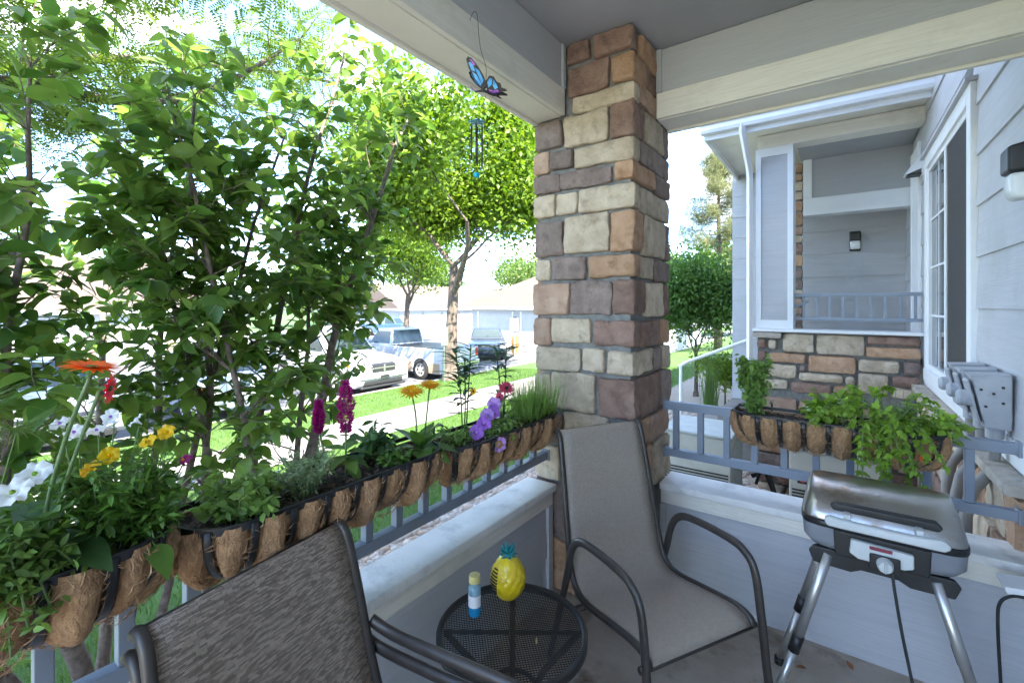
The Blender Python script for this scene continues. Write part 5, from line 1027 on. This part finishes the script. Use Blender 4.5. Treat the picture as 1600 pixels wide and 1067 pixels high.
def trumpet(t, c, nrm, r, mat, throat=None, nm='flower'):
    """ruffled five-lobed petunia or pansy face"""
    nrm = Vector(nrm).normalized(); d0, s_, u = frame(nrm); c = Vector(c); v = []; f = []; n = 30
    for k, (rr, zz) in enumerate(((.08,-.9),(.14,-.4),(.3,-.08),(.65,.05),(1,.0))):
        for i in range(n):
            a = 2*math.pi*i/n; lob = 1-.13*(k > 2)*abs(math.sin(a*2.5)); ruf = (.17*math.sin(a*7+c.x*90)+.11*math.sin(a*11+c.y*70))*(k == 4)+.08*math.sin(a*5)*(k == 3)
            v.append(c+(s_*math.cos(a)+u*math.sin(a))*(r*rr*lob)+nrm*(r*(zz+ruf)))
    for k in range(4):
        for i in range(n): f.append((k*n+i, k*n+(i+1)%n, (k+1)*n+(i+1)%n, (k+1)*n+i))
    o = MB().add(v, f).build(nm, mat, t, smooth=True)
    MB().lathe([(0,.003),(r*.1,.002),(r*.17,-.002)], 10, (0,0,0)).build('throat', throat or GR['fol_lime_o'], o, smooth=True).matrix_local = Matrix.Translation(c+nrm*.001) @ nrm.to_track_quat('Z','Y').to_matrix().to_4x4()
    return o
toC = lambda p: (Vector((0,0,CAMZ))-Vector(p)).normalized()
# --- basket 0 (nearest)
t = plant('gerbera_plant', 'orange gerbera with two blooms on long bent stalks', 0, .205, .09)
stalk(t, [(0,-.005,0),(.0,.0,.11),(.0,.028,.24),(.005,.06,.345)], .0038); stalk(t, [(.012,.005,0),(.012,.012,.10),(.012,.04,.21),(.012,.072,.315)], .0036)
daisy(t, (.005,.062,.36), (.10,.12,1), .058, 18, PM['orange'], 2, .22, GR['fol_mid_o']); daisy(t, (.018,.084,.318), (.45,.85,-.1), .036, 14, PM['red'], 2, .24, GR['fol_mid_o'])
for d, L_, W_ in (((.8,.35,.25),.15,.085),((.7,-.5,.2),.13,.07),((.3,.9,.4),.11,.06),((-.5,.5,.3),.12,.06),((.95,.6,.05),.12,.07),((.9,-.1,.5),.11,.06)): big_leaf(t, (.02,0,.03), d, L_, W_, GR['fol_dark_o'], .7)
t = plant('pansy_plant', 'pansies with white and yellow faces right of the gerbera stalks', 0, .305, .10)
small_foliage(t, 1500, .10, .10, .17, .027, GR['fol_mid'], 3, wid=.36, stems=52)
for p, k, n_ in (((-.09,-.07,.245),'white',(.3,-.4,.8)),((-.03,-.06,.235),'white',(.5,-.5,.6)),((-.06,-.02,.225),'white',(.2,-.3,.9)),((-.05,.0,.25),'white',(.6,-.7,.4)),((.0,.05,.195),'yellow',(.2,-.5,.8)),((-.01,.085,.205),'yellow',(.6,-.6,.6)),((.03,-.02,.19),'yellow',(.8,-.2,.5)),((.04,-.05,.175),'gold',(.3,-.4,.7)),((.04,.10,.15),'magenta',(.2,-.2,.9)),((-.12,.06,.22),'white',(-.3,-.6,.6))):
    trumpet(t, p, n_, .0185, PM[k], PM['purple'] if k == 'white' else PM['gold']); stalk(t, [(p[0]*.5,p[1]*.5,0),(p[0]*.8,p[1]*.8,p[2]*.6),(p[0]-n_[0]*.012,p[1]-n_[1]*.012,p[2]-.008)], .0014)
big_leaf(t, (.09,.03,.01), (.8,.15,-.2), .08, .045, GR['fol_mid_o'], .9)
t = plant('petunia_plant', 'white ruffled petunias at the left edge of the nearest basket', 0, .13, .13)
small_foliage(t, 620, .09, .09, .12, .034, GR['fol_mid'], 5, wid=.5, stems=24)
for p in ((.03,-.03,.185),(.05,.02,.175),(.02,.05,.19),(.03,-.07,.17)): trumpet(t, p, (.45,-.35,.7), .027, PM['white'], GR['fol_lime_o'])
t = plant('trailing_herb', 'light green trailing herb spilling over the nearest basket corner', 0, .13, .20); small_foliage(t, 900, .055, .10, .10, .022, GR['fol_light'], 7, wid=.45, stems=36, hang=.16)
t = plant('spiky_grass', 'pale spiky papyrus grass at the left frame edge', 0, .12, .05)
m = MB(); rg = random.Random(4)
for k in range(4):
    tip = Vector((-.05+.03*k, -.03+.04*(k % 3), .25+.05*(k % 2))); m.tube(spline([(0,0,0), tip*.6, tip], 4), .0018, 5)
    for i in range(60):
        a = rg.random()*6.28; e = rg.uniform(-.3,1.1); m.leaf(tip, (math.cos(a), math.sin(a), e), (0,0,1), rg.uniform(.06,.12), .003, droop=.7, n=3)
m.build('blades', GR['fol_light_o'], t)['kind'] = 'stuff'
t = plant('hosta_plant', 'dark broad leaved seedling behind the white petunias', 0, .16, .04)
for a in range(7): big_leaf(t, (0,0,.07), (math.cos(a*1.05), math.sin(a*1.05), .6), .10, .065, GR['fol_dark_o'], .6)
t = plant('green_filler', 'dense low greenery filling the right end of the nearest basket', 0, .345, .12); small_foliage(t, 900, .085, .05, .08, .024, GR['fol_mid'], 41, wid=.35, stems=36, hang=.03)
# --- basket 1 (middle)
t = plant('trailing_herb', 'light green trailing herb at the near end of the middle basket', 1, -.28, .12); small_foliage(t, 760, .10, .11, .10, .028, GR['fol_light'], 11, wid=.5, stems=22, hang=.07)
for a in range(5): big_leaf(t, (.02*a-.03, .02*a-.05, .03), (.8, -.3+.2*a, .2), .05, .042, GR['fol_light_o'], .6)
t = plant('wispy_weed', 'dry wispy seedlings in the middle of the middle basket', 1, -.10, .11); small_foliage(t, 1300, .10, .13, .10, .016, GR['fol_grey'], 12, wid=.25, stems=44)
t = plant('celosia_plant', 'magenta plumed celosia with two feathery spikes', 1, .045, .09)
for (x, y, z0, z1, r) in ((0,.0,.13,.285,.022),(-.03,-.07,.14,.235,.012)):
    stalk(t, [(x*.3,y*.3,0),(x*.8,y*.8,z0*.6),(x,y,z0+.02)], .003); rs = np.random.RandomState(int(z1*1000)); n = 1500; u = rs.rand(n); rad = r*(np.sin(np.pi*(.12+.85*u))**.7)*np.sqrt(rs.rand(n))*(1+.14*np.sin(u*23+a*2)); a = rs.rand(n)*6.28
    P = np.stack([x+rad*np.cos(a), y+rad*np.sin(a), z0+(z1-z0)*u], 1); d = np.stack([np.cos(a), np.sin(a), rs.uniform(.2,1.2,n)], 1)
    o = scatter('plume', [(0,-.3,0),(1,0,0),(0,.3,0)], [(0,1,2)], rotmats(d, rs.normal(size=(n,3)), rs.uniform(.006,.012,n)), P, leafmat('plume', (.20,.006,.09), (.48,.03,.22), .25), t); o.location = (0,0,0)
for k, (d, z) in enumerate((((.8,-.2,.1),.05),((.5,.8,.2),.07),((-.4,.6,.3),.08),((.7,.5,-.1),.06),((.4,-.8,.2),.06),((-.6,-.5,.3),.08),((.9,.1,-.3),.04),((.2,.9,.35),.10))): big_leaf(t, (0,0,z), d, .085, .042, GR['fol_mid_o'] if k % 2 else GR['fol_light_o'], .7)
t = plant('dark_foliage', 'dark purple green leafy clump behind the magenta plumes', 1, .18, .03); small_foliage(t, 160, .08, .05, .09, .045, GR['fol_dark'], 14, wid=.5, stems=12)
t = plant('gerbera_plant', 'golden yellow gerbera daisies with wide green leaves', 1, .315, .10)
stalk(t, [(0,0,0),(0,.0,.12),(.0,-.02,.21)], .003); stalk(t, [(.01,.02,0),(.02,.03,.12),(.02,.045,.225)], .003)
daisy(t, (.0,-.02,.215), (.25,-.2,.9), .050, 19, PM['gold'], 3, .22, PM['gold']); daisy(t, (.02,.047,.23), (.2,-.05,.95), .048, 19, PM['gold'], 3, .22, PM['gold'])
for d, L_, W_ in (((.95,.1,.15),.13,.085),((.7,.75,.2),.15,.09),((.8,-.6,.3),.14,.07),((.1,-.9,.55),.15,.055),((-.2,.6,.9),.13,.055),((.3,.2,1.2),.13,.045),((.2,-.4,1.1),.13,.05),((.9,.45,.0),.12,.09),((-.5,-.3,.9),.13,.05),((.4,.8,.9),.12,.05)): big_leaf(t, (.01,.01,.012), d, L_, W_, GR['fol_mid_o'], .65)
# --- basket 2 (by the column)
for k, (u, v, hgt, lb) in enumerate(((-.19,.06,.37,'dark leafy lily stalks left of the purple petunias'),(.085,.05,.40,'dark leafy lily stalk behind the pink gerbera'))):
    t = plant('lily_stalk', lb, 2, u, v); rg = random.Random(k+3)
    for q in range(3-k):
        tip = Vector((rg.uniform(-.02,.02)+.0, -.03+.04*q, hgt*rg.uniform(.85,1.05))); stalk(t, [(0,.01*q,0), tip*.5+Vector((0,.01,0)), tip], .0028, mat=GR['fol_dark_o'])
        for i in range(34):
            f_ = rg.uniform(.12,1)**.7; a = rg.random()*6.28; p = tip*f_
            if f_ < .7 and rg.random() < .55: continue
            MB().leaf(p, (math.cos(a), math.sin(a), .55), (0,0,1), rg.uniform(.07,.13), .02, droop=.6, fold=.3, n=4).build('leaf', GR['fol_dark_o'], t, smooth=True)
    if k == 0: daisy(t, (.03,.03,.19), (.6,-.6,.3), .02, 9, PM['gold'], 1, .34)
t = plant('petunia_plant', 'purple petunias trailing over the basket next to the column', 2, -.06, .14); small_foliage(t, 330, .08, .10, .06, .026, GR['fol_light'], 17, wid=.5, stems=20, hang=.06)
for p, k, n_ in (((.02,-.16,.05),'purple',(.7,-.6,.3)),((.02,-.115,.075),'purple',(.6,-.5,.6)),((.0,-.07,.095),'lilac',(.6,-.6,.5)),((.0,-.03,.10),'purple',(.7,-.5,.5)),((.075,-.09,-.005),'lilac',(.8,-.55,.1)),((-.02,.0,.125),'lilac',(.6,-.6,.5))): trumpet(t, p, n_, .032, PM[k], PM['lilac'])
t = plant('gerbera_plant', 'small pink red gerbera beside the purple petunias', 2, .02, .10); stalk(t, [(0,0,0),(0,.01,.1),(.01,.02,.17)], .0028); daisy(t, (.01,.02,.175), (.5,-.4,.7), .042, 16, PM['pink'], 2, .28); stalk(t, [(0,0,0),(0,-.02,.1),(.01,-.03,.14)], .0025); daisy(t, (.01,-.03,.145), (.7,-.5,.4), .024, 12, PM['pink'], 2, .28)
for d in ((.8,.2,.3),(.3,-.8,.4),(-.2,.7,.5)): big_leaf(t, (0,0,.01), d, .09, .04, GR['fol_light_o'], .6)
t = plant('feathery_herb', 'bright feathery dill and grass against the stone column', 2, .27, .11)
m = MB(); rg = random.Random(9)
for i in range(620):
    p = (rg.uniform(-.08,.075), rg.uniform(-.16,.11), 0); a = rg.random()*6.28; m.leaf(p, (math.cos(a)*.8, math.sin(a)*.8, 1), (math.cos(a),math.sin(a),.2), rg.uniform(.10,.27), .003, droop=rg.uniform(.2,.9), n=3, pw=.5)
m.build('blades', GR['fol_light_o'], t)['kind'] = 'stuff'; small_foliage(t, 900, .09, .13, .11, .018, GR['fol_light'], 19, wid=.28, stems=36)
t = plant('green_filler', 'low green seedlings at the near end of the column basket', 2, -.28, .11); small_foliage(t, 260, .07, .07, .07, .024, GR['fol_light'], 51, wid=.45, stems=18, hang=.02)
t = plant('green_filler', 'small seedlings between the plumes and the yellow gerberas', 1, .19, .14); small_foliage(t, 260, .06, .07, .06, .022, GR['fol_mid'], 52, wid=.45, stems=18, hang=.02)
# --- basket 3 (herbs behind the grill); here u runs along +X from its left end
t = plant('herb_plant', 'tall bushy upright herb at the left end of the herb basket', 3, -.295, .10); pts = small_foliage(t, 1300, .07, .07, .27, .03, GR['fol_light'], 23, droop=.25, wid=.6, stems=30)
t = plant('herb_plant', 'lime green leafy runners in the middle of the herb basket', 3, -.02, .13); small_foliage(t, 200, .10, .07, .13, .048, GR['fol_lime'], 24, wid=.7, stems=14, hang=.05)
t = plant('tomato_plant', 'tangled tomato vine trailing over the herb basket onto the grill', 3, .14, .14)
rg = random.Random(31); m = MB(); pts = []
for k in range(34):
    e = Vector((rg.uniform(-.20,.22), rg.uniform(-.17,.05), rg.uniform(-.06,.20))) if k < 22 else Vector((rg.uniform(-.06,.19), rg.uniform(-.17,-.08), rg.uniform(-.26,-.04)))
    b = Vector((e.x*.3, 0, 0)); sp_ = spline([b, b.lerp(e,.5)+Vector((0,-.03,.09)), e], 6); m.tube(sp_, .002, 5, cap=False); pts += [(sp_[i], sp_[i]-sp_[i-1]) for i in range(5, len(sp_))]
m.build('stems', M['green_stem'], t)['kind'] = 'stuff'
ps = []; ds = []; sc = []
for p, d in pts:
    for s_ in (-1, 1, 0):
        if rg.random() < .85:
            d_ = d.normalized(); sd_ = d_.cross(Vector((0,0,1))).normalized()
            ps.append(tuple(p)); ds.append(tuple(d_*.5+sd_*s_+Vector((rg.gauss(0,.3),rg.gauss(0,.3),rg.gauss(-.1,.3))))); sc.append(rg.uniform(.022,.045))
tm = MB()   # lobed compound leaflet
for a, l in ((0,1),(.8,.62),(-.8,.62),(1.5,.42),(-1.5,.42)): tm.leaf((.12,0,0), (math.cos(a),math.sin(a),0), (0,0,1), l*.9, .42*l, droop=.35, fold=.25, n=3)
rs = np.random.RandomState(2); o = scatter('foliage', tm.v, tm.f, rotmats(ds, rs.normal(size=(len(ds),3))*.4+[0,-.2,1], np.array(sc)), ps, GR['fol_lime'], t, rs.rand(len(ps)), True); o.location = (0,0,0)
MB().lathe([(0,.014),(.009,.011),(.014,0),(.010,-.011),(0,-.014)], 14, (.165,-.06,-.06)).build('tomato', plain('tomato', (.75,.09,.02), .25), t, smooth=True)
t = plant('wispy_weed', 'thin seed stalks standing in the herb basket', 3, .22, .06)
for k in range(6): stalk(t, [(0,0,0),(.02*k-.05,.0,.10),(.028*k-.07,.01*(k%2),.17+.02*(k%3))], .0012, mat=GR['fol_dry_o'])
small_foliage(t, 480, .12, .06, .11, .028, GR['fol_light'], 27, wid=.35, stems=30)
t = plant('herb_plant', 'light green sprig leaning out of the right end of the herb basket', 3, .36, .10); small_foliage(t, 170, .11, .06, .10, .042, GR['fol_lime'], 28, wid=.6, stems=10)
# dry leaves on the porch floor
rg = random.Random(6); dl = [(-.47,1.72),(-.62,1.95),(-.30,1.62),(-.15,2.3),(.22,2.35),(-.70,2.05),(-.40,2.40),(.05,2.42)]
wh = ['under the taupe chair seat','by the column foot','before the taupe chair','left of the grill foot','under the grill at its right','beside the column corner','along the right wall base','against the wall behind the grill']
for i, (x, y) in enumerate(dl):
    o = MB().leaf((x,y,.006), (math.cos(i*2.1),math.sin(i*2.1),.1), (0,0,1), .04, .024, droop=-.3, fold=.5, n=4).build('dry_leaf', plain('dry_leaf%d' % i, (.28,.12,.05), .8), smooth=True); tag(o, 'curled brown dry leaf on the floor '+wh[i], 'leaf', 'dry leaves on the porch floor')
